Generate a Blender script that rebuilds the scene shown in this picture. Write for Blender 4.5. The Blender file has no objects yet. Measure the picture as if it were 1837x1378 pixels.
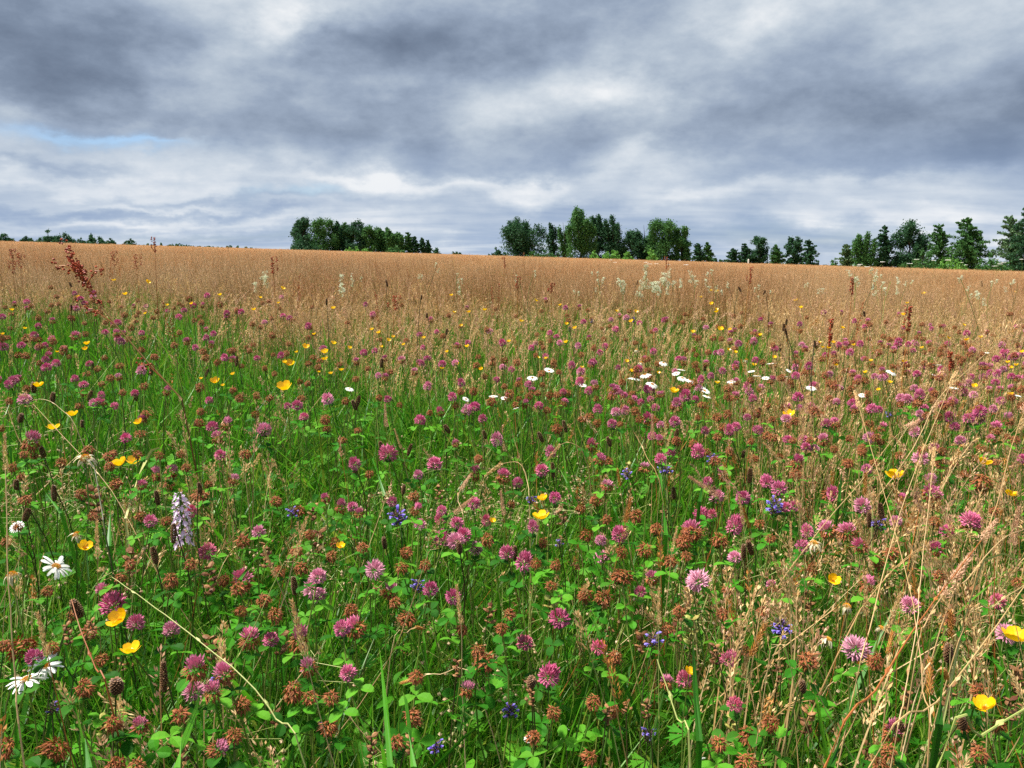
import bpy, math, random
import numpy as np
from mathutils import Vector, Matrix, Euler

R = math.radians
random.seed(7)
rng = np.random.default_rng(7)
scene = bpy.context.scene
COL = scene.collection

# ------------------------------------------------------------------ camera, sky, sun, exposure
CAM = Vector((0.0, 0.0, 0.82))
FPX, CX, CY = 1400.0, 918.5, 689.0          # the photo's pixels
PITCH = R(9.33)
cam = bpy.data.cameras.new('camera')
cam.lens = FPX / 1837 * 36; cam.sensor_width = 36
cam.clip_start = 0.02; cam.clip_end = 3000
camo = bpy.data.objects.new('camera', cam)
camo.location = CAM; camo.rotation_euler = (R(90) - PITCH, 0, 0)
COL.objects.link(camo); scene.camera = camo

def ray(px, py):
    """direction (not normalised, forward component 1) of a photo pixel"""
    u, v = (px - CX) / FPX, (CY - py) / FPX
    c, s = math.cos(PITCH), math.sin(PITCH)
    return Vector((u, c + v * s, -s + v * c))

SUN_AZ, SUN_EL = R(-80), R(62)              # a bright patch of thin cloud to the left, high up
EXPOSURE = 1.15
SUN_STRENGTH = 4.6
scene.view_settings.view_transform = 'Standard'
scene.view_settings.look = 'None'
scene.view_settings.exposure = EXPOSURE
scene.view_settings.gamma = 1.0
scene.view_settings.use_curve_mapping = False
scene.cycles.use_adaptive_sampling = True
scene.cycles.adaptive_threshold = 0.01
scene.cycles.adaptive_min_samples = 24
scene.cycles.use_denoising = False
scene.cycles.max_bounces = 4
scene.cycles.diffuse_bounces = 2
scene.cycles.transmission_bounces = 2
scene.cycles.glossy_bounces = 2

def lin(c):
    if isinstance(c, str):
        c = [int(c[i:i + 2], 16) / 255 for i in (0, 2, 4)]
        return tuple((x / 12.92 if x <= 0.04045 else ((x + 0.055) / 1.055) ** 2.4) for x in c)
    return tuple(c)

class NT:
    """small helper to write node trees"""
    def __init__(s, tree): s.t = tree; tree.nodes.clear()
    def n(s, typ, **kw):
        nd = s.t.nodes.new(typ)
        for k, v in kw.items(): setattr(nd, k, v)
        return nd
    def set(s, sock, v):
        if isinstance(v, bpy.types.NodeSocket): s.t.links.new(v, sock)
        elif v is not None: sock.default_value = v
    def m(s, op, a, b=None, c=None, clamp=False):
        nd = s.n('ShaderNodeMath', operation=op, use_clamp=clamp)
        for i, v in enumerate((a, b, c)): s.set(nd.inputs[i], v)
        return nd.outputs[0]
    def vm(s, op, a, b=None):
        nd = s.n('ShaderNodeVectorMath', operation=op)
        s.set(nd.inputs[0], a)
        if b is not None: s.set(nd.inputs[1], b)
        return nd.outputs[0]
    def mix(s, f, a, b):
        nd = s.n('ShaderNodeMix', data_type='RGBA')
        s.set(nd.inputs[0], f)
        for k, v in ((6, a), (7, b)): s.set(nd.inputs[k], (*v, 1) if isinstance(v, tuple) and len(v) == 3 else v)
        return nd.outputs[2]
    def ramp(s, f, stops, interp='LINEAR'):
        nd = s.n('ShaderNodeValToRGB'); cr = nd.color_ramp; cr.interpolation = interp
        while len(cr.elements) < len(stops): cr.elements.new(0.5)
        for e, (p, c) in zip(cr.elements, stops): e.position = p; e.color = (*lin(c), 1)
        s.set(nd.inputs[0], f); return nd.outputs[0]
    def noise(s, vec, scale, detail=4, rough=0.5, dist=0.0):
        nd = s.n('ShaderNodeTexNoise'); nd.inputs['Scale'].default_value = scale
        nd.inputs['Detail'].default_value = detail; nd.inputs['Roughness'].default_value = rough
        nd.inputs['Distortion'].default_value = dist
        if vec is not None: s.set(nd.inputs['Vector'], vec)
        return nd.outputs

def make_world():
    w = bpy.data.worlds.new('World'); scene.world = w; w.use_nodes = True
    k = NT(w.node_tree)
    tc = k.n('ShaderNodeTexCoord'); d = tc.outputs['Generated']
    sx = k.n('ShaderNodeSeparateXYZ'); k.set(sx.inputs[0], d)
    X, Y, Z = sx.outputs
    el = k.m('ARCSINE', Z); az = k.m('ARCTAN2', X, Y)
    den = k.m('ADD', k.m('MAXIMUM', Z, 0.0), 0.11)
    cb = k.n('ShaderNodeCombineXYZ')
    k.set(cb.inputs[0], k.m('DIVIDE', X, den)); k.set(cb.inputs[1], k.m('DIVIDE', Y, den))
    p = cb.outputs[0]
    # warp so that the cloud edges are ragged
    mq = k.n('ShaderNodeMapping'); mq.inputs['Scale'].default_value = (1, 1, 1.9); k.set(mq.inputs[0], d); q = mq.outputs[0]
    wv = k.noise(q, 7.5, 7, 0.58)['Color']
    ws = k.n('ShaderNodeSeparateXYZ'); k.set(ws.inputs[0], wv)
    a = k.m('ADD', az, k.m('MULTIPLY', k.m('SUBTRACT', ws.outputs[0], 0.5), 0.24))
    e = k.m('ADD', el, k.m('MULTIPLY', k.m('SUBTRACT', ws.outputs[1], 0.5), 0.10))
    low = k.m('SUBTRACT', 1.0, k.m('DIVIDE', el, R(8.5)), clamp=True)
    big = k.noise(q, 3.6, 5, 0.5, 0.2)['Fac']
    puff = k.noise(q, 8.0, 9, 0.60, 0.0)['Fac']
    mp = k.n('ShaderNodeMapping'); mp.inputs['Scale'].default_value = (0.55, 1.0, 1); k.set(mp.inputs[0], p)
    streak = k.noise(mp.outputs[0], 1.9, 8, 0.55, 0.25)['Fac']
    mid = k.m('ADD', k.m('MULTIPLY', puff, k.m('SUBTRACT', 1.0, k.m('MULTIPLY', low, .8))), k.m('MULTIPLY', streak, k.m('MULTIPLY', low, .8)))
    v = k.m('ADD', 0.57, k.m('MULTIPLY', k.m('SUBTRACT', big, 0.5), 0.65))
    v = k.m('ADD', v, k.m('MULTIPLY', k.m('SUBTRACT', mid, 0.5), 1.0))
    def blob(px, py, rx, ry, amp, rot=0.0):
        r = ray(px, py).normalized()
        a0, e0 = math.atan2(r.x, r.y), math.asin(r.z)
        da, de = k.m('SUBTRACT', a, a0), k.m('SUBTRACT', e, e0)
        if rot:
            c, s = math.cos(rot), math.sin(rot)
            da, de = k.m('ADD', k.m('MULTIPLY', da, c), k.m('MULTIPLY', de, s)), k.m('SUBTRACT', k.m('MULTIPLY', de, c), k.m('MULTIPLY', da, s))
        q = k.m('ADD', k.m('POWER', k.m('ABSOLUTE', k.m('DIVIDE', da, rx / FPX)), 2.0), k.m('POWER', k.m('ABSOLUTE', k.m('DIVIDE', de, ry / FPX)), 2.0))
        return k.m('MULTIPLY', k.m('EXPONENT', k.m('MULTIPLY', q, -1.0)), amp)
    for b in BLOBS: v = k.m('ADD', v, blob(b[0], b[1], b[2], b[3], b[4] * (1.0 if b[4] > 0 else .78)))
    # clouds far off are seen edge-on: paler and more even
    v = k.m('ADD', v, k.m('MULTIPLY', low, 0.17))
    cloud = k.ramp(v, SKYRAMP)
    hsv = k.n('ShaderNodeHueSaturation'); hsv.inputs['Saturation'].default_value = 1.0
    k.set(hsv.inputs['Color'], cloud)
    blue = k.mix(k.m('MULTIPLY', k.m('MULTIPLY', low, .75), k.m('SUBTRACT', 1.1, v, clamp=True), clamp=True), hsv.outputs[0], lin('94B2E0'))
    cl = k.vm('SCALE', blue); cl.node.inputs['Scale'].default_value = CLOUD_GAIN
    sky = k.n('ShaderNodeTexSky', sky_type='NISHITA', sun_disc=False, sun_elevation=SUN_EL, sun_rotation=SUN_AZ)
    gap = None
    for px, py, rx, ry, amp in GAPS:
        g = blob(px, py, rx, ry, amp); gap = g if gap is None else k.m('ADD', gap, g)
    gap = k.m('MULTIPLY', gap, k.m('ADD', 0.1, k.m('MULTIPLY', mid, 1.1)), clamp=True)
    skyc = k.vm('MULTIPLY', sky.outputs[0], (0.52, 0.62, 0.74))
    col = k.mix(gap, cl, skyc)
    bg = k.n('ShaderNodeBackground'); k.set(bg.inputs[0], col); bg.inputs[1].default_value = 0.1
    out = k.n('ShaderNodeOutputWorld'); k.set(out.inputs[0], bg.outputs[0])
CLOUD_GAIN = 10 / 2 ** EXPOSURE
SKYRAMP = [(0.0, '66748A'), (0.25, '8190A6'), (0.45, '9CABC0'), (0.62, 'B6C3D2'), (0.80, 'D2DBE4'), (1.0, 'F0F3F6')]
BLOBS = [  # where the real clouds are thick (dark) or thin (bright): x, y, half-widths, amount
    (495, 48, 55, 42, .34), (560, 20, 150, 40, .14), (365, 120, 110, 60, .15), (1100, 158, 90, 34, .30), (1180, 150, 60, 60, .12),
    (860, 215, 180, 40, .10), (1360, 45, 60, 40, .22), (120, 150, 180, 70, -.46), (60, 60, 160, 40, -.10), (230, 50, 130, 35, -.12), (700, 110, 180, 80, -.36),
    (900, 60, 260, 60, -.16), (1500, 215, 320, 80, -.28), (1750, 250, 200, 60, -.15), (600, 240, 260, 45, -.22), (950, 270, 220, 35, -.12),
    (1650, 295, 260, 28, -.16), (1800, 20, 220, 60, -.06), (100, 212, 260, 16, .12), (200, 284, 300, 22, .20), (330, 258, 60, 16, .14), (90, 305, 240, 8, -.14), (560, 355, 200, 8, -.12), (260, 362, 160, 7, .16), (640, 322, 320, 13, .26),
    (120, 328, 280, 14, .20), (860, 345, 150, 22, .26), (960, 330, 60, 20, .18), (1160, 290, 110, 22, .22), (1100, 320, 60, 18, .16), (1480, 335, 300, 16, .14), (1600, 375, 200, 18, .16),
    (330, 348, 120, 9, -.16), (100, 375, 220, 9, -.18), (420, 378, 180, 8, -.14), (450, 400, 200, 8, .16), (700, 385, 90, 12, .16), (150, 398, 140, 7, .14), (1250, 350, 180, 14, .12),
    (1400, 420, 330, 20, -.30), (1050, 380, 200, 14, -.10), (400, 428, 260, 8, -.22), (1810, 425, 60, 18, .40), (770, 440, 60, 10, .15)]
GAPS = [(60, 243, 110, 13, .65), (170, 254, 110, 11, .5), (520, 347, 60, 9, .6), (470, 428, 200, 8, .35), (1420, 425, 260, 16, .40), (230, 250, 80, 6, .5)]
make_world()

sun = bpy.data.lights.new('sun', 'SUN'); sun.energy = SUN_STRENGTH; sun.angle = R(10); sun.color = (1.0, .95, .88)
suno = bpy.data.objects.new('sun', sun); COL.objects.link(suno)
sdir = Vector((math.sin(SUN_AZ) * math.cos(SUN_EL), math.cos(SUN_AZ) * math.cos(SUN_EL), math.sin(SUN_EL)))
suno.rotation_euler = sdir.to_track_quat('Z', 'Y').to_euler()

# ------------------------------------------------------------------ land
def smooth(t): t = np.clip(t, 0, 1); return t * t * (3 - 2 * t)
def terrain(x, y): return 0.17 * smooth((np.asarray(y) - 0.4) / 4.1) - 0.029 * np.asarray(x)

def ground_point(px, py, hh, tmax=60.0):
    """where the ray of a pixel comes within hh above the ground"""
    d = ray(px, py); lo, hi = 0.2, tmax
    f = lambda t: CAM.z + d.z * t - float(terrain(d.x * t, d.y * t)) - hh
    if f(hi) > 0: return None
    for _ in range(40):
        mdl = (lo + hi) / 2
        if f(mdl) > 0: lo = mdl
        else: hi = mdl
    return CAM + d * hi, hi

def at_dist(px, py, dist):
    d = ray(px, py); return CAM + d * (dist / d.y)

# ------------------------------------------------------------------ materials
def plant_mat(name, stops, drift=0.0, tip=None, tipfrom=0.55, base=None, transl=0.35, rough=0.55, spec=0.25, objrand=0.5, attr='rnd', bump=False, usecolor=False, tiny=0.12):
    mt = bpy.data.materials.new(name); mt.use_nodes = True
    k = NT(mt.node_tree)
    at = k.n('ShaderNodeAttribute', attribute_name=attr); tt = k.n('ShaderNodeAttribute', attribute_name='t')
    oi = k.n('ShaderNodeObjectInfo')
    f = k.m('FRACT', k.m('ADD', at.outputs['Fac'], k.m('MULTIPLY', oi.outputs['Random'], objrand)))
    c = k.ramp(f, stops)
    if usecolor: c = k.mix(0.85, c, oi.outputs['Color'])
    if tip: c = k.mix(k.m('MULTIPLY', k.m('SUBTRACT', tt.outputs['Fac'], tipfrom), 1 / (1 - tipfrom), clamp=True), c, lin(tip))
    if base: c = k.mix(k.m('SUBTRACT', 1.0, k.m('MULTIPLY', tt.outputs['Fac'], 1.6), clamp=True), c, lin(base))
    geo = k.n('ShaderNodeNewGeometry')
    if drift:
        dn = k.noise(geo.outputs['Position'], .42, 4, .6)['Fac']; d2 = k.noise(geo.outputs['Position'], 2.2, 3, .6)['Fac']
        c = k.mix(k.m('MULTIPLY', k.m('SUBTRACT', k.m('ADD', k.m('MULTIPLY', dn, .6), k.m('MULTIPLY', d2, .4)), .40), drift * 4.0, clamp=True), c, lin('DCC096'))
        c = k.mix(k.m('MULTIPLY', k.m('SUBTRACT', .50, k.m('ADD', k.m('MULTIPLY', dn, .5), k.m('MULTIPLY', d2, .5))), drift * 5.0, clamp=True), c, lin('A2623A'))
    nz = k.noise(geo.outputs['Position'], 90, 3, .6)['Fac']
    hs = k.n('ShaderNodeHueSaturation'); k.set(hs.inputs['Color'], c)
    k.set(hs.inputs['Value'], k.m('ADD', 1 - tiny, k.m('MULTIPLY', nz, 2 * tiny)))
    c = hs.outputs[0]
    pb = k.n('ShaderNodeBsdfPrincipled'); k.set(pb.inputs['Base Color'], c)
    pb.inputs['Roughness'].default_value = rough; pb.inputs['Specular IOR Level'].default_value = spec
    sh = pb.outputs[0]
    if transl:
        tr = k.n('ShaderNodeBsdfTranslucent'); k.set(tr.inputs[0], c)
        mx = k.n('ShaderNodeMixShader'); mx.inputs[0].default_value = transl
        k.set(mx.inputs[1], sh); k.set(mx.inputs[2], tr.outputs[0]); sh = mx.outputs[0]
    out = k.n('ShaderNodeOutputMaterial'); k.set(out.inputs[0], sh)
    return mt

def clover_mat(fixed=None):
    mt = bpy.data.materials.new('clover_petals'); mt.use_nodes = True
    k = NT(mt.node_tree)
    A = lambda s: k.n('ShaderNodeAttribute', attribute_name=s).outputs['Fac']
    oi = k.n('ShaderNodeObjectInfo'); t, age, rnd = A('t'), A('age'), A('rnd'); tint = (*lin(fixed), 1) if fixed else oi.outputs['Color']
    pale = k.mix(0.50, tint, lin('F0C4CC'))
    c = k.mix(k.m('POWER', t, 1.3), pale, tint)
    c = k.mix(k.m('MULTIPLY', rnd, .35), c, lin('E49AB6'))
    w = k.ramp(k.m('FRACT', k.m('ADD', rnd, oi.outputs['Random'])), [(0, '6A2E1C'), (.3, '8C4024'), (.55, 'A85A32'), (.8, 'BA7040'), (1, '783624')])
    w = k.mix(k.m('MULTIPLY', t, .35), w, lin('C08A5C'))
    c = k.mix(age, c, w)
    pb = k.n('ShaderNodeBsdfPrincipled'); k.set(pb.inputs['Base Color'], c); pb.inputs['Roughness'].default_value = .6; pb.inputs['Specular IOR Level'].default_value = .2
    tr = k.n('ShaderNodeBsdfTranslucent'); k.set(tr.inputs[0], c)
    mx = k.n('ShaderNodeMixShader'); mx.inputs[0].default_value = .3; k.set(mx.inputs[1], pb.outputs[0]); k.set(mx.inputs[2], tr.outputs[0])
    out = k.n('ShaderNodeOutputMaterial'); k.set(out.inputs[0], mx.outputs[0]); return mt

M = {}
M['clover'] = clover_mat()
G1 = [(0, '265A0E'), (.3, '387A14'), (.55, '4C921A'), (.75, '68A624'), (.9, '929C3A'), (1, '346E12')]
M['grass'] = plant_mat('green_grass', G1, tip='6C9A2C', tipfrom=.75, transl=.42, rough=.45, spec=.35)
M['leaf'] = plant_mat('green_leaf', [(0, '265A14'), (.35, '388018'), (.6, '4C9420'), (.85, '66A62C'), (1, '2E6618')], transl=.42, rough=.6, spec=.12)
M['stem'] = plant_mat('green_stem', [(0, '3A5C22'), (.4, '567A2C'), (.7, '7A8A3C'), (1, '4A4A26')], transl=0, rough=.5)
M['dstem'] = plant_mat('dark_stem', [(0, '33301A'), (.5, '4A4424'), (1, '3E4A22')], transl=0)
M['straw'] = plant_mat('straw', [(0, 'B89A66'), (.4, 'C8A878'), (.7, 'A8824E'), (1, 'D8C090')], transl=.15, rough=.5)
M['strawgreen'] = plant_mat('pale_green_stem', [(0, '9AA45C'), (.5, 'B0B070'), (1, '8A9A48')], transl=.1)
M['strawred'] = plant_mat('red_brown_stem', [(0, '8A4A24'), (.5, 'A0602E'), (1, 'B4763A')], transl=.1)
M['bent'] = plant_mat('bent_panicle', [(0, 'B88656'), (.25, 'C4986A'), (.5, 'BA8662'), (.7, 'D2AA7E'), (.88, 'A86C46'), (1, 'BC9266')], transl=.3, rough=.6, objrand=.6, drift=.65)
M['bentstem'] = plant_mat('bent_stem', [(0, 'A0743E'), (.5, 'B08850'), (1, '8A723A')], base='5E7428', transl=.2, drift=.3)
M['fog'] = plant_mat('fog_grass_head', [(0, 'D0A468'), (.3, 'DEBC84'), (.55, 'CA9C6A'), (.8, 'E4CA96'), (1, 'B88A50')], transl=.3, objrand=.6)
M['fogpink'] = plant_mat('fog_grass_pink', [(0, 'CC9C78'), (.5, 'D8B08E'), (1, 'C08C6C')], transl=.3)
M['orange'] = plant_mat('ripe_spike', [(0, 'B87A3A'), (.5, 'C89048'), (1, 'A4662E')], transl=.25)
M['sorrel'] = plant_mat('sorrel_seed', [(0, '8A3420'), (.4, 'A04A28'), (.7, '74281A'), (1, 'B05A34')], transl=.2)
M['white'] = plant_mat('daisy_white', [(0, 'E9E9E2'), (.5, 'F2F2EC'), (1, 'DCDCD2')], transl=.25, tiny=.04)
M['oldwhite'] = plant_mat('daisy_faded', [(0, 'D8CFAE'), (.5, 'E2DCC4'), (1, 'C4B48C')], transl=.25)
M['disc'] = plant_mat('daisy_disc', [(0, 'D08A12'), (.5, 'DFA01C'), (1, 'B8720E')], transl=0, tiny=.25)
M['yellow'] = plant_mat('buttercup_yellow', [(0, 'F6C004'), (.5, 'FBD010'), (1, 'ECB000')], transl=.3, rough=.28, spec=.5, tiny=.05)
M['violet'] = plant_mat('self_heal_violet', [(0, '5A44B4'), (.5, '7460CC'), (1, '4A309C')], tip='9C8CE0', tipfrom=.4, transl=.3, usecolor=True)
M['bract'] = plant_mat('self_heal_bract', [(0, '3A2A30'), (.4, '52382E'), (.7, '4A4A2A'), (1, '6A4434')], transl=.1)
M['orchid'] = plant_mat('orchid_lilac', [(0, 'E6C2E2'), (.5, 'EED6EC'), (1, 'D8AAD6')], tip='F4E4F2', tipfrom=.4, transl=.3, tiny=.2)
M['dock'] = plant_mat('dock_seed', [(0, '963A24'), (.35, 'AC4A2C'), (.65, 'BA5A36'), (1, '7E2E1E')], transl=.2)
M['cream'] = plant_mat('meadowsweet_cream', [(0, 'E6EAC8'), (.5, 'F0F2DA'), (1, 'D6DCAC')], transl=.3)
M['plantain'] = plant_mat('plantain_head', [(0, '3A2418'), (.4, '553420'), (.8, '6E4A30'), (1, '2C1C16')], tip='8A6A4C', tipfrom=.5, transl=0)
M['pod'] = plant_mat('rattle_pod', [(0, '6E4426'), (.35, '8E5E36'), (.65, 'A67A50'), (1, '5C3420')], transl=.2)
M['podgreen'] = plant_mat('rattle_pod_green', [(0, '8EA048'), (.5, 'A8AE5A'), (1, 'A08A48')], transl=.25)
M['quaking'] = plant_mat('quaking_spikelet', [(0, 'C8A87C'), (.4, 'DCC4A0'), (.7, 'B48C68'), (1, 'A8AC74')], transl=.3)
M['dockstem'] = plant_mat('dock_stem', [(0, '6A5428'), (.5, '7C6030'), (1, '86582E')], transl=0)
M['bark'] = plant_mat('bark', [(0, '3A3128'), (.5, '4A4036'), (1, '2E2A22')], transl=0, rough=.9)
TREE_G = {'dark': [(0, '284830'), (.4, '325838'), (.7, '3E6642'), (1, '2E5034')], 'mid': [(0, '365C2E'), (.4, '446E38'), (.7, '527E42'), (1, '3C6434')],
          'pale': [(0, '4A6846'), (.4, '5E7E54'), (.7, '708E62'), (1, '54724E')], 'bright': [(0, '5A8E3C'), (.4, '6CA046'), (.7, '7EB052'), (1, '629642')]}
for q, st in TREE_G.items(): M['tree_' + q] = plant_mat('foliage_' + q, st, transl=.35, rough=.6, spec=.15, objrand=.2)

def ground_mat():
    mt = bpy.data.materials.new('ground_soil'); mt.use_nodes = True; k = NT(mt.node_tree)
    tc = k.n('ShaderNodeTexCoord'); pos = tc.outputs['Object']
    sx = k.n('ShaderNodeSeparateXYZ'); k.set(sx.inputs[0], pos)
    n1 = k.noise(pos, 40, 6, .65)['Fac']; n2 = k.noise(pos, .35, 5, .6)['Fac']
    near = k.ramp(n1, [(.2, '1F2A12'), (.5, '33401C'), (.75, '4A4426')])
    far = k.ramp(k.m('ADD', k.m('MULTIPLY', n1, .5), k.m('MULTIPLY', n2, .5)), [(.25, 'AE8456'), (.5, 'C09A6A'), (.75, 'CEAA7A')])
    yy = k.m('ADD', sx.outputs[1], k.m('MULTIPLY', n2, 2.0))
    f = k.m('DIVIDE', k.m('SUBTRACT', yy, 4.5), 4.0, clamp=True)
    c = k.mix(f, near, far)
    pb = k.n('ShaderNodeBsdfPrincipled'); k.set(pb.inputs['Base Color'], c); pb.inputs['Roughness'].default_value = .95; pb.inputs['Specular IOR Level'].default_value = .1
    bp = k.n('ShaderNodeBump'); bp.inputs['Strength'].default_value = .6; bp.inputs['Distance'].default_value = .03; k.set(bp.inputs['Height'], n1); k.set(pb.inputs['Normal'], bp.outputs[0])
    out = k.n('ShaderNodeOutputMaterial'); k.set(out.inputs[0], pb.outputs[0]); return mt
M['ground'] = ground_mat()

# ------------------------------------------------------------------ geometry helpers
class Acc:
    """collects vertices, polygons, per-vertex t / rnd / age and a material per polygon"""
    def __init__(s): s.v, s.f, s.t, s.r, s.g, s.mi = [], [], [], [], [], []; s.mats = []
    def mat(s, m):
        if m not in s.mats: s.mats.append(m)
        return s.mats.index(m)
    def add(s, V, F, t, rnd=0.0, age=0.0, m='leaf'):
        b = len(s.v); s.v += [tuple(p) for p in V]; s.f += [tuple(b + i for i in q) for q in F]
        s.t += list(t); s.r += [rnd] * len(V); s.g += [age] * len(V); s.mi += [s.mat(m)] * len(F)
    def mesh(s, name):
        me = bpy.data.meshes.new(name); me.from_pydata(s.v, [], s.f)
        for nm, dat in (('t', s.t), ('rnd', s.r), ('age', s.g)):
            at = me.attributes.new(nm, 'FLOAT', 'POINT'); at.data.foreach_set('value', np.asarray(dat, dtype=np.float32))
        for m in s.mats: me.materials.append(M[m])
        me.polygons.foreach_set('material_index', np.asarray(s.mi, dtype=np.int32)); me.update(); return me

def perp(d):
    d = Vector(d).normalized(); a = Vector((0, 0, 1)) if abs(d.z) < .9 else Vector((1, 0, 0))
    p = d.cross(a).normalized(); return p, d.cross(p).normalized()

def tube(acc, pts, radii, m='stem', sides=3, rnd=None):
    pts = [Vector(p) for p in pts]; n = len(pts); V, t = [], []
    for i, p in enumerate(pts):
        d = pts[min(i + 1, n - 1)] - pts[max(i - 1, 0)]; a, b = perp(d)
        for s in range(sides):
            an = 2 * math.pi * s / sides; V.append(p + (a * math.cos(an) + b * math.sin(an)) * radii[i]); t.append(i / (n - 1))
    F = [(i * sides + s, i * sides + (s + 1) % sides, (i + 1) * sides + (s + 1) % sides, (i + 1) * sides + s) for i in range(n - 1) for s in range(sides)]
    F.append(tuple(range((n - 1) * sides, n * sides)))
    acc.add(V, F, t, random.random() if rnd is None else rnd, m=m)

def blade(acc, base, d, bend, L, w, segs=4, m='grass', side=None, fold=.0, rnd=None, prof=None):
    """a strip leaf: starts along d, bends along vector bend"""
    base, d, bend = Vector(base), Vector(d).normalized(), Vector(bend)
    if side is None: side = perp(d + bend * .5)[random.random() < .5]
    V, t = [], []
    for i in range(segs + 1):
        u = i / segs; c = base + d * (L * u) + bend * (L * u * u)
        ww = w * .5 * (prof(u) if prof else (1 - u ** 2.2) * min(1, .55 + u * 2)) + 1e-5
        V += [c - side * ww, c + side * ww]; t += [u, u]
    acc.add(V, [(2 * i, 2 * i + 1, 2 * i + 3, 2 * i + 2) for i in range(segs)], t, random.random() if rnd is None else rnd, m=m)

def spindle(acc, b, d, L, w, curve=(0, 0, 0), m='clover', rnd=None, age=0.0, mid=.55, flat=.7):
    b, d, curve = Vector(b), Vector(d).normalized(), Vector(curve); p, q = perp(d)
    c = b + d * L * mid + curve * L * mid * mid; tip = b + d * L + curve * L
    V = [b, c + p * w / 2, c + q * w / 2 * flat, c - p * w / 2, c - q * w / 2 * flat, tip]
    F = [(0, 2, 1), (0, 3, 2), (0, 4, 3), (0, 1, 4), (5, 1, 2), (5, 2, 3), (5, 3, 4), (5, 4, 1)]
    acc.add(V, F, [0, mid, mid, mid, mid, 1], random.random() if rnd is None else rnd, age, m)

def oval_leaf(acc, base, d, up, L, w, m='leaf', fold=.25, rnd=None):
    base, d, up = Vector(base), Vector(d).normalized(), Vector(up).normalized(); s = d.cross(up).normalized()
    V = [base]; t = [0]
    for u, ww in ((.3, .8), (.62, 1.0), (.88, .6)):
        c = base + d * L * u + up * (-.25 * L * u * u); e = s * (w / 2 * ww)
        V += [c - e + up * fold * w * ww * .5, c, c + e + up * fold * w * ww * .5]; t += [u] * 3
    V.append(base + d * L * .98 - up * (.28 * L)); t.append(1)
    F = [(0, 2, 1), (0, 3, 2)]
    for k in (1, 4): F += [(k, k + 1, k + 4, k + 3), (k + 1, k + 2, k + 5, k + 4)]
    F += [(7, 8, 10), (8, 9, 10)]
    acc.add(V, F, t, random.random() if rnd is None else rnd, m=m)

def trifoliate(acc, c, nrm, size, m='leaf', rnd=None):
    a, b = perp(nrm); o = random.random() * 6.28; rnd = random.random() if rnd is None else rnd
    for i in range(3):
        an = o + i * 2.094; oval_leaf(acc, c, a * math.cos(an) + b * math.sin(an) + Vector(nrm) * .15, nrm, size, size * .68, m, rnd=rnd)

def palmate(acc, c, nrm, size, m='leaf'):
    a, b = perp(nrm); o = random.random() * 6.28; rnd = random.random()
    for i in range(5):
        an = o + (i - 2) * .62; d = a * math.cos(an) + b * math.sin(an) + Vector(nrm) * .1
        L = size * (1 - .12 * abs(i - 2)); s = d.cross(Vector(nrm)).normalized(); c = Vector(c)
        V = [c, c + d * L * .45 - s * L * .10, c + d * L * .75 - s * L * .2, c + d * L * .72 - s * L * .06, c + d * L, c + d * L * .72 + s * L * .06, c + d * L * .75 + s * L * .2, c + d * L * .45 + s * L * .10]
        acc.add(V, [(0, 7, 4, 1), (1, 3, 2), (7, 6, 5)], [0, .4, .8, .7, 1, .7, .8, .4], rnd, m=m)

def bead(acc, c, r, d=(0, 0, 1), L=None, m='quaking', rnd=None, age=0.0):
    L = L or r * 2; d = Vector(d).normalized()
    spindle(acc, Vector(c) - d * L / 2, d, L, r * 2, m=m, rnd=rnd, age=age, mid=.45, flat=.9)

# ------------------------------------------------------------------ object helpers
def put(name, me, parent=None, loc=(0, 0, 0), rot=(0, 0, 0), scl=(1, 1, 1), color=None):
    o = bpy.data.objects.new(name, me); COL.objects.link(o)
    o.location = loc; o.rotation_euler = rot; o.scale = scl
    if parent is not None: o.parent = parent
    if color: o.color = (*lin(color), 1)
    return o
def thing(name, label, cat, loc=(0, 0, 0), rz=0.0, group=None, data=None):
    o = put(name, data, loc=loc, rot=(0, 0, rz)); tag(o, label, cat, group); return o
def tag(o, label, cat=None, group=None, kind=None):
    o['label'] = label
    if cat: o['category'] = cat
    if group: o['group'] = group
    if kind: o['kind'] = kind

# ------------------------------------------------------------------ the ground: one sheet to the horizon
def make_ground():
    ys = np.concatenate([np.linspace(-6, 8, 57), np.geomspace(8.5, 1500, 40)]); us = np.linspace(-1, 1, 61)
    V = []; nx = len(us)
    for y in ys:
        for u in us:
            x = u * (8 + max(y, 0) * 1.4); z = float(terrain(x, y)) + .012 * math.sin(x * 5.1 + y * 3.3) * (1 if y < 8 else 0)
            V.append((x, y, z))
    F = [(j * nx + i, j * nx + i + 1, (j + 1) * nx + i + 1, (j + 1) * nx + i) for j in range(len(ys) - 1) for i in range(nx - 1)]
    me = bpy.data.meshes.new('ground'); me.from_pydata(V, [], F); me.materials.append(M['ground'])
    o = put('ground', me); tag(o, 'gently sloping meadow ground running out to the tree line', 'ground', kind='structure')
make_ground()

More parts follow.
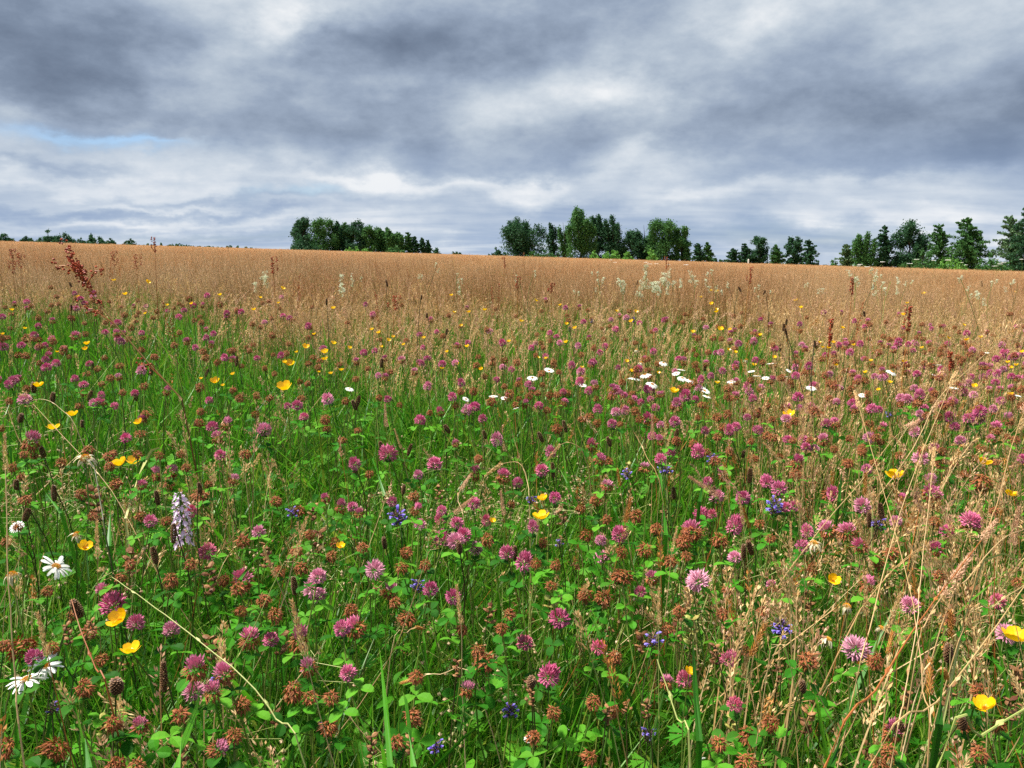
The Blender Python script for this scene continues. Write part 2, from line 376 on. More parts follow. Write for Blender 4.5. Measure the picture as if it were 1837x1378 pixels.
# ------------------------------------------------------------------ trees and hedges on the skyline
def leaf_cloud(acc, pts, size, m, n):
    """n leaf-sized faces around the given points (point, spread)"""
    C = np.array([tuple(c) for c, _ in pts]); SP = np.array([q for _, q in pts]); ii = rng.integers(0, len(pts), n)
    p = C[ii] + rng.normal(0, 1, (n, 3)) * SP[ii][:, None]
    d = rng.normal(0, 1, (n, 3)); d[:, 2] = d[:, 2] * .8 + .5; d /= np.linalg.norm(d, axis=1)[:, None]
    w = rng.normal(0, 1, (n, 3)); a = np.cross(d, w); a /= np.linalg.norm(a, axis=1)[:, None]; b = np.cross(d, a)
    sz = (size * rng.uniform(.55, 1.5, n))[:, None]
    V = np.stack([p - a * sz * .5, p + d * sz * .6 - b * sz * .32, p + a * sz * .5 + d * sz * .1, p - d * sz * .5 + b * sz * .32], 1).reshape(-1, 3)
    base = len(acc.v); acc.v += V.tolist(); acc.f += (np.arange(4 * n).reshape(n, 4) + base).tolist()
    acc.t += [0, .5, 1, .5] * n; acc.r += np.repeat(rng.random(n), 4).tolist(); acc.g += [0.0] * (4 * n); acc.mi += [acc.mat(m)] * n

def tree(name, label, cat, px, top, base, w, dist, style, tone, group=None, n=1400, lean=-.12):
    g = at_dist(px, base, dist); x, y = g.x, dist; z0 = float(terrain(x, y))
    H = (base - top) / FPX * dist * 1.02; W = w / FPX * dist * (1.22 if style == 'bush' else 1.12)
    H = max(H, at_dist(px, top, dist).z - z0)
    t = thing(name, label, cat, (x, y, z0), 0, group)
    tr, cr = Acc(), Acc(); pts = []
    lv = Vector((lean, 0, 0))
    def path(z): return Vector((lean * H * (z / H) ** 2 * .5, 0, z))
    tube(tr, [path(H * q) + Vector((random.uniform(-.02, .02) * H * q, 0, 0)) for q in (0, .25, .5, .75, .95)], [H * .022, H * .017, H * .012, H * .007, H * .002], 'bark', 6)
    if style == 'plume':        # poplars, willows: many steep limbs that end in upright plumes
        k = max(7, int(W / H * 20))
        for i in range(k):
            a = random.uniform(0, 6.28); rr = W / 2 * math.sqrt(random.uniform(.03, 1)) * .92
            zt = H * (1 - .42 * (rr / (W / 2)) ** 2) * random.uniform(.86, 1.0)
            ex, ey = rr * math.cos(a), rr * math.sin(a)
            b0 = path(H * random.uniform(.08, .3)); e = Vector((ex, ey, zt)) + lv * zt * .5
            md = Vector((ex * .8, ey * .8, zt * .5)); tube(tr, [b0, md, e], [H * .009, H * .006, H * .002], 'bark', 4)
            for j in range(16):
                u = j / 15; c = (md.lerp(e, u) if u > .3 else b0.lerp(md, .3 + u * 2.3)) ; sp = W * .06 * (1.35 - u) + H * .014
                pts.append((c, sp))
        for i in range(k * 3): pts.append((Vector((random.uniform(-.42, .42) * W, random.uniform(-.3, .3) * W, H * random.uniform(.03, .35))), W * .07))
    elif style == 'dome':       # a rounded crown of clumps
        for i in range(40):
            u = random.random(); z = H * (.10 + .86 * u); rad = W / 2 * math.sqrt(max(0, 1 - ((z / H - .45) / .56) ** 2)) * .82
            a = random.uniform(0, 6.28); q = math.sqrt(random.uniform(.1, 1)) * 1.1; c = Vector((rad * q * math.cos(a), rad * q * math.sin(a), z)) + lv * z * .4
            tube(tr, [path(z * .5), (path(z * .5) + c) / 2 + Vector((0, 0, H * .03)), c], [H * .008, H * .005, H * .002], 'bark', 4)
            for j in range(4): pts.append((c + Vector((random.gauss(0, W * .06), random.gauss(0, W * .06), random.gauss(0, H * .05))), W * .055))
        for i in range(12): pts.append((Vector((random.uniform(-.4, .4) * W, random.uniform(-.3, .3) * W, H * random.uniform(.05, .3))), W * .06))
    elif style in ('tier', 'wisp'):   # conifers and young birches: whorls of limbs, tips blown to one side
        lay = 13 if style == 'tier' else 14; sub = 1.0 if style == 'tier' else .72
        for i in range(lay):
            u = i / (lay - 1); z = H * (.05 + .88 * u)
            for j in range(8 if u < .8 else 4):
                rad = (W / 2 * min(1, 1.12 - u) ** .7 * (.55 + .45 * min(1, u * 5)) * random.choice((.6, .8, 1, 1, 1.25)) + H * .02) * random.uniform(.8, 1.1)
                a = random.uniform(0, 6.28); dr = random.uniform(-.15, .25) if style == 'tier' else random.uniform(.1, .6)
                b0 = path(z); e = b0 + Vector((rad * math.cos(a), rad * math.sin(a), dr * rad + H * .03)) + lv * H * .35 * u
                md = b0.lerp(e, .5) + Vector((0, 0, .10 * rad))
                tube(tr, [b0, md, e], [H * .005, H * .0035, H * .0015], 'bark', 3)
                for v in (.15, .3, .5, .7, .85, .95, 1.05): pts.append((b0.lerp(md, v * 2) if v < .5 else md.lerp(e, v * 2 - 1), H * .021 * sub * (1.35 - u * .55 - v * .35)))
        pts += [(path(H * q) + lv * H * .1 * q, H * .011) for q in (.8, .86, .92, .97, 1.0)]
        if style == 'tier': pts += [(path(H * random.uniform(.05, .6)) + Vector((random.gauss(0, W * .15), random.gauss(0, W * .15), 0)), H * .03) for _ in range(30)]
    else:                        # bush
        for i in range(22):
            a = random.uniform(0, 6.28); q = math.sqrt(random.random()); xx = W / 2 * q * math.cos(a) * .9; yy = W / 2 * q * math.sin(a) * .9
            zz = H * (1 - (q * .95) ** 2.2) * random.uniform(.55, 1.0); c = Vector((xx + lean * zz, yy, zz * .93))
            tube(tr, [Vector((xx * .2, yy * .2, 0)), c * .6, c], [H * .02, H * .012, H * .004], 'bark', 3)
            pts += [(c, min(W, H) * .06), (Vector((xx, yy, zz * .5)), min(W, H) * .10), (Vector((xx, yy, zz * .2)), min(W, H) * .09)]
    leaf_cloud(cr, pts, dist * .0010 + .05, 'tree_' + tone, int(n * (5.0 if style != 'bush' else 3.5)))
    put('trunk', tr.mesh('trunk'), t); put('crown', cr.mesh('crown'), t)
    return t

def hz(px): return 459 + (px - 918) * .029 + 3       # where the field ends in the picture
TREES = [  # name, label, category, x, top, width, distance, style, tone, leaves
    ('hawthorn_bush', 'dark rounded bush cut off by the left edge of the view', 'bush', 0, 416, 42, 170, 'bush', 'dark', 900),
    ('hawthorn_bush', 'small low mound of a bush beside the leftmost skyline bush', 'bush', 50, 424, 26, 180, 'bush', 'dark', 500),
    ('hawthorn_bush', 'spiky topped hawthorn bush, left one of the touching pair above the red dock', 'bush', 89, 415, 34, 170, 'bush', 'dark', 1000),
    ('hawthorn_bush', 'rounded hawthorn bush, right one of the touching pair above the red dock', 'bush', 116, 416, 34, 168, 'bush', 'dark', 1000),
    ('hawthorn_bush', 'tiny dark bush between the hawthorn pair and the pointed hawthorn', 'bush', 146, 427, 18, 180, 'bush', 'dark', 400),
    ('hawthorn_bush', 'pointed hawthorn bush standing alone right of the touching pair', 'bush', 172, 421, 30, 170, 'bush', 'dark', 800),
    ('hawthorn_bush', 'low dark bush just right of the pointed hawthorn', 'bush', 200, 429, 20, 190, 'bush', 'dark', 400),
    ('hawthorn_bush', 'flat little bush on the left skyline, last before the thin hedge', 'bush', 233, 429, 24, 190, 'bush', 'dark', 400),
    ('poplar_tree', 'big round headed tree at the left end of the long copse', 'tree', 546, 396, 38, 205, 'dome', 'dark', 1900),
    ('hawthorn_bush', 'dark bush at the foot of the copse left end tree', 'bush', 550, 421, 46, 200, 'bush', 'dark', 1000),
    ('poplar_tree', 'broad lighter green tree, second from the left in the long copse', 'tree', 583, 398, 46, 203, 'dome', 'mid', 2000),
    ('poplar_tree', 'tall plumed poplar, third tree of the long copse', 'tree', 609, 401, 24, 205, 'plume', 'dark', 1500),
    ('poplar_tree', 'slim plumed poplar, fourth tree of the long copse', 'tree', 623, 401, 24, 206, 'plume', 'mid', 1500),
    ('poplar_tree', 'dark poplar with a broad skirt, fifth tree of the long copse', 'tree', 642, 405, 38, 204, 'dome', 'dark', 1900),
    ('poplar_tree', 'rounded greyish poplar in the middle of the long copse', 'tree', 666, 414, 34, 203, 'dome', 'mid', 1500),
    ('poplar_tree', 'narrow grey green poplar before the tallest right hand plume of the long copse', 'tree', 684, 415, 22, 205, 'dome', 'mid', 1200),
    ('poplar_tree', 'tapering poplar that rises highest in the right half of the long copse', 'tree', 699, 411, 28, 204, 'plume', 'mid', 1500),
    ('poplar_tree', 'leaning feathery poplar right of the tapering one in the copse', 'tree', 719, 418, 24, 205, 'plume', 'mid', 1200),
    ('poplar_tree', 'thin airy poplar, fourth from the right end of the long copse', 'tree', 735, 421, 18, 206, 'wisp', 'mid', 800),
    ('poplar_tree', 'small airy poplar, third from the right end of the long copse', 'tree', 747, 428, 14, 206, 'wisp', 'dark', 600),
    ('poplar_tree', 'small sparse poplar, second from the right end of the long copse', 'tree', 760, 430, 13, 206, 'wisp', 'dark', 600),
    ('poplar_tree', 'smallest spindly poplar at the right end of the long copse', 'tree', 770, 434, 10, 207, 'wisp', 'dark', 450),
    ('hawthorn_bush', 'dark bush that closes the right end of the long copse', 'bush', 781, 445, 18, 200, 'bush', 'dark', 400),
    ('shrub', 'light green shrubs growth under the fifth poplar of the long copse', 'shrub', 640, 444, 52, 190, 'bush', 'bright', 700),
    ('shrub', 'bright green shrub under the tapering poplar of the long copse', 'shrub', 710, 442, 34, 190, 'bush', 'mid', 600),
    ('hawthorn_bush', 'faint low bush on the skyline between the two copses', 'bush', 818, 452, 24, 240, 'bush', 'dark', 350),
    ('hawthorn_bush', 'low dark bush at the left foot of the middle copse', 'bush', 892, 446, 36, 165, 'bush', 'dark', 800),
    ('willow_tree', 'broad dark tree with wispy left side at the left of the middle copse', 'tree', 942, 393, 74, 170, 'plume', 'dark', 3600),
    ('shrub', 'green shrub at the foot of the broad dark tree', 'shrub', 968, 449, 58, 160, 'bush', 'mid', 900),
    ('poplar_tree', 'slim see-through poplar with a bare trunk beside the broad dark tree', 'tree', 993, 401, 20, 175, 'plume', 'dark', 900),
    ('poplar_tree', 'narrow poplar left of the tallest tree in the middle copse', 'tree', 1013, 399, 24, 172, 'plume', 'mid', 1100),
    ('poplar_tree', 'tallest tree of the middle copse with a lobed light green crown', 'tree', 1043, 375, 48, 168, 'plume', 'mid', 3200),
    ('poplar_tree', 'upright plumed poplar just right of the tallest tree', 'tree', 1073, 384, 26, 172, 'plume', 'dark', 1700),
    ('poplar_tree', 'wide grey green poplar sloping down to the right of the tallest tree', 'tree', 1100, 389, 40, 170, 'plume', 'dark', 2400),
    ('willow_tree', 'low dark tree filling the dip in the middle copse', 'tree', 1135, 420, 44, 170, 'dome', 'dark', 1600),
    ('willow_tree', 'thin topped tree left in the rounded right block of the middle copse', 'tree', 1157, 404, 34, 172, 'plume', 'dark', 1500),
    ('willow_tree', 'large rounded bright willow in the right block of the middle copse', 'tree', 1190, 399, 54, 168, 'dome', 'mid', 3000),
    ('willow_tree', 'rounded willow at the right end of the middle copse', 'tree', 1222, 412, 32, 167, 'dome', 'mid', 1800),
    ('shrub', 'pale green upright shrub in front of the plumed poplar', 'shrub', 1068, 443, 14, 140, 'bush', 'bright', 350),
    ('shrub', 'bright conical shrub, left of three before the middle copse', 'shrub', 1089, 449, 15, 140, 'bush', 'bright', 350),
    ('shrub', 'bright conical shrub, tallest of three before the middle copse', 'shrub', 1104, 445, 16, 140, 'bush', 'bright', 400),
    ('shrub', 'bright rounded shrub, right of three before the middle copse', 'shrub', 1127, 450, 17, 140, 'bush', 'bright', 350),
    ('shrub', 'bright shrub in front of the large rounded willow', 'shrub', 1170, 443, 16, 140, 'bush', 'bright', 400),
    ('birch_tree', 'small bushy birch first to the right of the middle copse', 'tree', 1253, 439, 22, 160, 'wisp', 'dark', 700),
    ('birch_tree', 'small slender birch second to the right of the middle copse', 'tree', 1271, 437, 18, 160, 'wisp', 'mid', 600),
    ('birch_tree', 'short birch at the left of the row of six spaced trees', 'tree', 1316, 447, 24, 135, 'wisp', 'dark', 800),
    ('birch_tree', 'second tree in the row of six, narrow and green', 'tree', 1337, 438, 22, 135, 'tier', 'dark', 800),
    ('birch_tree', 'tallest dark lobed tree in the row of six', 'tree', 1361, 428, 30, 135, 'dome', 'dark', 1200),
    ('birch_tree', 'short cone shaped tree in the row of six', 'tree', 1393, 440, 24, 132, 'tier', 'mid', 900),
    ('birch_tree', 'full rounded tree, fifth in the row of six', 'tree', 1423, 427, 28, 132, 'dome', 'dark', 1200),
    ('birch_tree', 'last tree of the row of six with a pointed blown top', 'tree', 1452, 432, 30, 130, 'tier', 'dark', 1100),
    ('shrub', 'tiny sapling alone in the gap right of the row of six', 'shrub', 1497, 460, 14, 130, 'bush', 'mid', 250),
    ('birch_tree', 'small pale tree at the left of the large right hand group', 'tree', 1520, 440, 26, 118, 'wisp', 'pale', 900),
    ('birch_tree', 'pointed bushy tree second in the large right hand group', 'tree', 1552, 417, 40, 116, 'plume', 'mid', 1700),
    ('larch_tree', 'spiky thin conifer with bare tiers left of the dome shaped tree', 'tree', 1587, 407, 30, 116, 'tier', 'dark', 1300),
    ('oak_tree', 'dome shaped dark tree in the large right hand group', 'tree', 1630, 405, 56, 116, 'dome', 'dark', 3000),
    ('birch_tree', 'open branched birch between the dome tree and the big conifer', 'tree', 1683, 406, 42, 112, 'wisp', 'mid', 1700),
    ('larch_tree', 'big conifer with drooping tiers near the right edge', 'tree', 1735, 394, 66, 108, 'tier', 'mid', 3200),
    ('larch_tree', 'pale wispy larch beside the tall tree at the right edge', 'tree', 1812, 391, 52, 104, 'wisp', 'pale', 2200),
    ('larch_tree', 'tallest dark conifer cut off by the right edge', 'tree', 1845, 374, 56, 100, 'tier', 'dark', 2600),
    ('shrub', 'light green shrub in front of the dome shaped tree', 'shrub', 1655, 448, 70, 106, 'bush', 'mid', 1000),
    ('shrub', 'bright shrub between the birch and the big conifer', 'shrub', 1707, 456, 40, 104, 'bush', 'bright', 600),
    ('shrub', 'light green shrub right of the big conifer', 'shrub', 1780, 452, 56, 100, 'bush', 'mid', 900),
]
for nm, lb, ct, px, top, w, dist, sty, tone, n in TREES:
    tree(nm, lb, ct, px, top, hz(px) + 3, w, dist, sty, tone, group='trees and bushes on the skyline', n=n)

def hedge(label, x0, x1, dist, hpx, tone, n):
    a = at_dist((x0 + x1) / 2, hz((x0 + x1) / 2), dist); t = thing('hedge', label, 'hedge', (a.x, dist, float(terrain(a.x, dist))), 0, 'distant hedges')
    cr, tr = Acc(), Acc(); pts = []; half = (x1 - x0) / 2 / FPX * dist
    for i in range(70):
        x = random.uniform(-half, half); h = hpx / FPX * dist * (.55 + .45 * math.sin(x * .21 + 1) * math.sin(x * .083)) * random.uniform(.7, 1.1)
        z = -.029 * x; tube(tr, [(x, 0, z), (x + .1, .1, z + h * .6)], [.06, .02], 'bark', 3)
        for q in (.25, .6, .95): pts.append((Vector((x, random.gauss(0, .5), z + h * q)), h * .13))
    leaf_cloud(cr, pts, .42, 'tree_' + tone, n)
    put('thicket', tr.mesh('hedge_stems'), t)['kind'] = 'stuff'; put('foliage', cr.mesh('hedge_foliage'), t)
hedge('thin dark hedge line along the skyline left of the long copse', 236, 528, 230, 8, 'dark', 1500)
hedge('low far hedge behind the row of six spaced trees', 1236, 1512, 180, 11, 'dark', 1500)
hedge('low hedge filling the feet of the large right hand group', 1512, 1850, 122, 16, 'mid', 1800)

# a white post among the trees
pa = Acc(); tube(pa, [(0, 0, 0), (0, 0, 1.15), (0, 0, 1.2)], [.11, .11, .07], 'white', 8)
g = at_dist(1343, 460, 120); po = thing('marker_post', 'short white post at the field edge before the row of six trees', 'post', (g.x, 120, float(terrain(g.x, 120))), data=pa.mesh('marker_post'))

# ------------------------------------------------------------------ grass as stuff: tufts instanced on points
PROTO = {}
def proto_collection(key, accs):
    c = bpy.data.collections.new('tufts_' + key)
    for i, a in enumerate(accs):
        o = bpy.data.objects.new('tuft_%s_%02d' % (key, i), a.mesh('tuft_' + key)); c.objects.link(o)
    PROTO[key] = (c, len(accs))

def rdir(tilt):
    a = random.uniform(0, 6.28); return Vector((math.cos(a) * tilt, math.sin(a) * tilt, 1)).normalized()

def sq(size): return Vector((random.uniform(-.5, .5) * size, random.uniform(-.5, .5) * size, 0))
def green_patch(size, kinds, segs):
    """kinds: (number, height, width)"""
    a = Acc()
    for n, h, w in kinds:
        for _ in range(n):
            d = rdir(random.uniform(.05, .6)); L = h * random.uniform(.45, 1.12); b = sq(size); b.z = -.01
            out = Vector((d.x, d.y, 0)); bend = out * random.uniform(.1, .9) + Vector((0, 0, -random.uniform(0, .45)))
            blade(a, b, d, bend, L, w * random.uniform(.6, 1.3), segs)
    return a
def panicle_head(a, top, d, L, r, n, m, w=.0022, sl=.006, branch=False):
    d = Vector(d).normalized(); p, q = perp(d)
    for _ in range(n):
        u = random.random(); an = random.uniform(0, 6.28); rr = r * (1 - u * .85) * math.sqrt(random.random())
        c = Vector(top) + d * (L * (u - .9)) + (p * math.cos(an) + q * math.sin(an)) * rr
        dd = (d * 1.0 + (p * math.cos(an) + q * math.sin(an)) * random.uniform(.2, .9)).normalized(); s = perp(dd)[random.random() < .5]
        l = sl * random.uniform(.7, 1.4)
        a.add([c, c + dd * l * .5 + s * w * .5, c + dd * l, c + dd * l * .5 - s * w * .5], [(0, 1, 2, 3)], (0, .5, 1, .5), random.random(), m=m)
def bent_patch(size, n, h=.46):
    a = Acc()
    for _ in range(n):
        b = sq(size); d = rdir(random.uniform(0, .16)); H = h * random.choice((random.uniform(.6, 1.0), random.uniform(.8, 1.1), random.uniform(.9, 1.28)))
        lean = Vector((random.gauss(-.04, .05), random.gauss(0, .05), 0)); pts = [b + d * H * u + lean * H * u * u * 2 for u in (0, .4, .75, 1)]
        tube(a, pts, [.0011, .001, .0007, .0004], 'bentstem'); panicle_head(a, pts[-1], pts[-1] - pts[-2], random.uniform(.08, .15), random.uniform(.012, .030), 34, 'bent')
        if random.random() < .8: d = rdir(.3); blade(a, sq(size), d, Vector((d.x, d.y, -.3)) * .5, h * random.uniform(.4, .75), .004, 3)
    return a
def fog_patch(size, n, h=.40, m='fog'):
    a = Acc()
    for _ in range(n):
        b = sq(size); d = rdir(random.uniform(0, .25)); H = h * random.uniform(.7, 1.12); bw = Vector((random.uniform(-.28, .05), random.gauss(0, .1), 0))
        pts = [b + d * H * u + bw * H * max(0, u - .4) ** 2 * 2 - Vector((0, 0, 1)) * abs(bw.x) * H * max(0, u - .7) ** 2 * 2.5 for u in (0, .3, .55, .75, .9, 1)]
        tube(a, pts, [.0012, .0011, .001, .0008, .0006, .0004], 'straw')
        L = random.uniform(.05, .10); panicle_head(a, pts[-1], pts[-1] - pts[-2], L, random.uniform(.005, .013), 46, m if random.random() < .75 else 'fogpink', .0026, .007)
    return a
def sorrel_tuft():
    a = Acc()
    for _ in range(2):
        d = rdir(.15); H = random.uniform(.42, .62); tube(a, [d * H * u for u in (0, .5, 1)], [.0018, .0014, .0008], 'strawred')
        panicle_head(a, d * H, d, H * .32, .012, 60, 'sorrel', .004, .006)
    return a
def quaking_patch(size, n):
    a = Acc()
    for _ in range(n):
        d = rdir(.3); H = random.uniform(.2, .36); b = sq(size); top = b + d * H; tube(a, [b, b + d * H * .5, top], [.0007, .0006, .0004], 'strawgreen')
        for _ in range(9):
            u = random.uniform(.65, 1); s = b + d * H * u; e = s + Vector((random.gauss(0, .022), random.gauss(0, .022), random.uniform(-.012, .02)))
            tube(a, [s, e], [.0003, .0003], 'strawgreen'); bead(a, e - Vector((0, 0, .004)), random.uniform(.0022, .0034), (random.gauss(0, .3), random.gauss(0, .3), -1), random.uniform(.005, .009))
    return a
def leaf_patch(size, n):
    a = Acc()
    for _ in range(n):
        kind = random.choice((0, 0, 1, 1, 2, 2, 2))
        b = sq(size); d = rdir(random.uniform(.1, .5)); H = random.uniform(.05, .25); top = b + d * H; tube(a, [b, b + d * H * .6, top], [.0009, .0008, .0007], 'stem')
        nrm = (Vector((random.gauss(0, .4), random.gauss(-.15, .4), 1))).normalized()
        if kind == 0: trifoliate(a, top, nrm, random.uniform(.012, .022))
        elif kind == 1: palmate(a, top, nrm, random.uniform(.020, .036))
        else: oval_leaf(a, top - d * .02, Vector((random.gauss(0, 1), random.gauss(0, 1), .5)), nrm, random.uniform(.02, .045), random.uniform(.007, .013))
    return a
def litter_patch(size, n):
    """dead stalks and old seed heads tangled in the sward"""
    a = Acc()
    for _ in range(n):
        b = sq(size); b.z = random.uniform(0, .05); d = rdir(random.uniform(.1, 1.1)); H = random.uniform(.16, .40)
        tube(a, [b, b + d * H * .5 + Vector((0, 0, .01)), b + d * H], [.0009, .0008, .0005], random.choice(['straw', 'straw', 'strawred', 'strawgreen', 'dstem']))
        if random.random() < .4: panicle_head(a, b + d * H, d, random.uniform(.025, .05), .004, 26, random.choice(['fog', 'orange', 'pod', 'fogpink']), .0026, .006)
    for _ in range(int(n * .7)):
        c = sq(size); c.z = random.uniform(.10, .29); e = Vector((c.x * .85, c.y * .85, 0))
        ax = rdir(.5)
        for _ in range(10): spindle(a, c + ax * random.uniform(-.012, .012) + Vector((random.gauss(0, .003), random.gauss(0, .003), 0)), (random.gauss(0, 1), random.gauss(0, 1), random.gauss(.2, .6)), random.uniform(.005, .009), .0035, m='pod')
        tube(a, [e, c], [.001, .0008], 'dstem')
    return a

proto_collection('near', [green_patch(.3, [(600, .30, .0050), (900, .27, .0028), (24, .36, .0095)], 5) for _ in range(5)])
proto_collection('mid', [green_patch(.5, [(760, .37, .006), (420, .30, .004)], 3) for _ in range(5)])
proto_collection('bent', [bent_patch(.6, 190) for _ in range(5)])
proto_collection('fog', [fog_patch(.22, 16) for _ in range(6)])
def straw_patch(size, n):
    a = Acc()
    for _ in range(n):
        b = sq(size); d = rdir(random.uniform(.0, .5)); H = random.uniform(.24, .46); bw = Vector((random.gauss(.02, .12), random.gauss(0, .1), 0)); m = random.choice(('straw', 'straw', 'straw', 'strawgreen', 'strawred'))
        pts = [b + d * H * u + bw * H * u * u for u in (0, .35, .7, 1)]; tube(a, pts, [.0010, .0009, .0007, .0005], m)
        q = random.random(); hd = random.choice(('fog', 'fog', 'fogpink', 'orange'))
        if q < .75: panicle_head(a, pts[-1], pts[-1] - pts[-2] + Vector((0, 0, -H * random.choice((0, .1, .4)))), random.uniform(.03, .07), random.uniform(.003, .006), 70, hd, .0018, .006)
    return a
proto_collection('straw', [straw_patch(.3, 15) for _ in range(6)])
proto_collection('sorrel', [sorrel_tuft() for _ in range(3)])
proto_collection('quaking', [quaking_patch(.25, 14) for _ in range(4)])
proto_collection('leaves', [leaf_patch(.3, 54) for _ in range(5)])
proto_collection('litter', [litter_patch(.3, 11) for _ in range(5)])

def scatter(name, label, cat, key, P, S, tilt=.12):
    """points carrying a rotation, a scale and a variant; one geometry-nodes object"""
    coll, nv = PROTO[key]; n = len(P)
    me = bpy.data.meshes.new(name); me.vertices.add(n); me.vertices.foreach_set('co', np.asarray(P, dtype=np.float32).ravel())
    a = me.attributes.new('rot', 'FLOAT_VECTOR', 'POINT'); rot = np.stack([rng.normal(0, tilt, n), rng.normal(0, tilt, n), rng.uniform(0, 6.283, n)], 1)
    a.data.foreach_set('vector', rot.astype(np.float32).ravel())
    a = me.attributes.new('scl', 'FLOAT_VECTOR', 'POINT'); a.data.foreach_set('vector', np.asarray(S, dtype=np.float32).ravel())
    a = me.attributes.new('var', 'INT', 'POINT'); a.data.foreach_set('value', rng.integers(0, nv, n).astype(np.int32))
    o = put(name, me); tag(o, label, cat, kind='stuff')
    ng = bpy.data.node_groups.new('scatter_' + name, 'GeometryNodeTree')
    ng.interface.new_socket('Geometry', in_out='INPUT', socket_type='NodeSocketGeometry'); ng.interface.new_socket('Geometry', in_out='OUTPUT', socket_type='NodeSocketGeometry')
    N, L = ng.nodes, ng.links
    gi, go = N.new('NodeGroupInput'), N.new('NodeGroupOutput'); ip = N.new('GeometryNodeInstanceOnPoints'); ci = N.new('GeometryNodeCollectionInfo')
    ci.inputs['Collection'].default_value = coll; ci.inputs['Separate Children'].default_value = True; ci.inputs['Reset Children'].default_value = True
    ip.inputs['Pick Instance'].default_value = True
    def attr(nm, ty):
        q = N.new('GeometryNodeInputNamedAttribute'); q.data_type = ty; q.inputs['Name'].default_value = nm; return q.outputs['Attribute']
    L.new(gi.outputs[0], ip.inputs['Points']); L.new(ci.outputs[0], ip.inputs['Instance']); L.new(attr('rot', 'FLOAT_VECTOR'), ip.inputs['Rotation'])
    L.new(attr('scl', 'FLOAT_VECTOR'), ip.inputs['Scale']); L.new(attr('var', 'INT'), ip.inputs['Instance Index']); L.new(ip.outputs[0], go.inputs[0])
    md = o.modifiers.new('scatter', 'NODES'); md.node_group = ng
    return o

def rows(d0, d1, size, k=.80, grow=None, keep=None, jit=.25):
    """patches set out in jittered rows over the view's wedge; returns points and sideways scales"""
    P, S = [], []; d = d0
    while d < d1:
        g = grow(d) if grow else 1.0; st = size * g; x = -(k * d + .15)
        while x < k * d + .15:
            P.append((x + rng.uniform(-jit, jit) * st, d + rng.uniform(-jit, jit) * st)); S.append(g); x += st
        d += st
    P = np.array(P); S = np.array(S); P = np.column_stack([P, terrain(P[:, 0], P[:, 1]) - .004])
    if keep is not None: q = keep(P[:, 0], P[:, 1]); P, S = P[q], S[q]
    return P, S
def sc(S, lo, hi, hlo, hhi):
    n = len(S); a = S * rng.uniform(lo, hi, n); return np.stack([a, a, rng.uniform(hlo, hhi, n)], 1)
def vnoise(x, y, f, s=0.0):
    return (np.sin(x * f + s + 1.7 * np.sin(y * f * .7 + s)) + np.sin(y * f * 1.3 - s * 2 + 1.3 * np.sin(x * f * .9))) * .25 + .5

# nearest sward, then the middle, then the tan field to the trees
P, S = rows(.32, 2.7, .25); scatter('meadow_grass', 'short green grass between the flowers in the foreground', 'grass', 'near', P, sc(S, .95, 1.15, .72, 1.05), .04)
P, S = rows(.32, 2.9, .27); scatter('ground_leaves', 'green clover and buttercup leaves low among the grass', 'leaves', 'leaves', P, sc(S, .9, 1.1, .8, 1.2), .04)
P, S = rows(.32, 2.4, .27, keep=lambda x, y: rng.random(len(x)) < np.clip(.7 + x / y, .35, 1)); scatter('dry_litter', 'dead stalks and old brown seed heads tangled in the grass', 'dry stalks', 'litter', P, sc(S, .95, 1.2, .8, 1.15), .05)
P, S = rows(.35, 2.0, .25, keep=lambda x, y: rng.random(len(x)) < np.where(x < .1, .45, .15)); scatter('quaking_grass', 'quaking grass with small tan beads', 'grass', 'quaking', P, sc(S, .95, 1.2, .85, 1.15), .05)
P, S = rows(2.3, 7.5, .45, keep=lambda x, y: rng.random(len(x)) < np.clip(1.9 - (y - 2) / 4, .4, 1)); scatter('middle_grass', 'green grass in the middle of the meadow', 'grass', 'mid', P, sc(S, 1, 1.15, .8, 1.1), .04)
P, S = rows(.5, 3.4, .27, jit=.5, keep=lambda x, y: rng.random(len(x)) < np.clip(.26 + (x / y) * 1.3, .06, .95)); scatter('straw_stalks', 'thin straw stalks and seed heads through the meadow, thickest on the right', 'dry stalks', 'straw', P, sc(S, .95, 1.2, .85, 1.1), .06)
P, S = rows(7.5, 40, .45, grow=lambda d: 1 + d / 14, jit=.5, keep=lambda x, y: rng.random(len(x)) < np.clip((vnoise(x, y, .8, 2.0) - .55) * 1.6, 0, .5)); scatter('field_grass', 'greener grass growing through the tan field', 'grass', 'mid', P, sc(S, 1, 1.15, 1.1, 1.35), .03)
def fogkeep(x, y):
    a = x / y; r = np.clip((a - .22) / .2, 0, 1) * np.clip((y - 1.3) / .9, 0, 1) + .55 * np.clip((a - .26) / .25, 0, 1) * (y < 1.5) + np.exp(-((a + .14) / .12) ** 2) * np.clip((y - 1.9) / .8, 0, 1) * .65 + .02 + .3 * np.clip((y - 2.6) / .8, 0, 1)
    return rng.random(len(x)) < r * (.4 + .9 * vnoise(x, y, 4.1))
P, S = rows(.65, 6.0, .15, keep=fogkeep, jit=.6); scatter('fog_grass', 'pale tan soft headed grass in the middle of the meadow', 'grass', 'fog', P, sc(S, .8, 1.25, .85, 1.15), .08)
def bentkeep(x, y):
    a = x / y; st = 3.9 + .5 * np.clip((a - .0) / .2, 0, 1) * np.clip((.35 - a) / .2, 0, 1) - .9 * np.exp(-((a + .12) / .10) ** 2)
    return rng.random(len(x)) < np.clip((y - st) / 2.0 + .02, 0.015, 1)
P, S = rows(2.6, 210, .55, grow=lambda d: min(1 + max(0, d - 8) / 16, 4.0), keep=bentkeep, jit=.4)
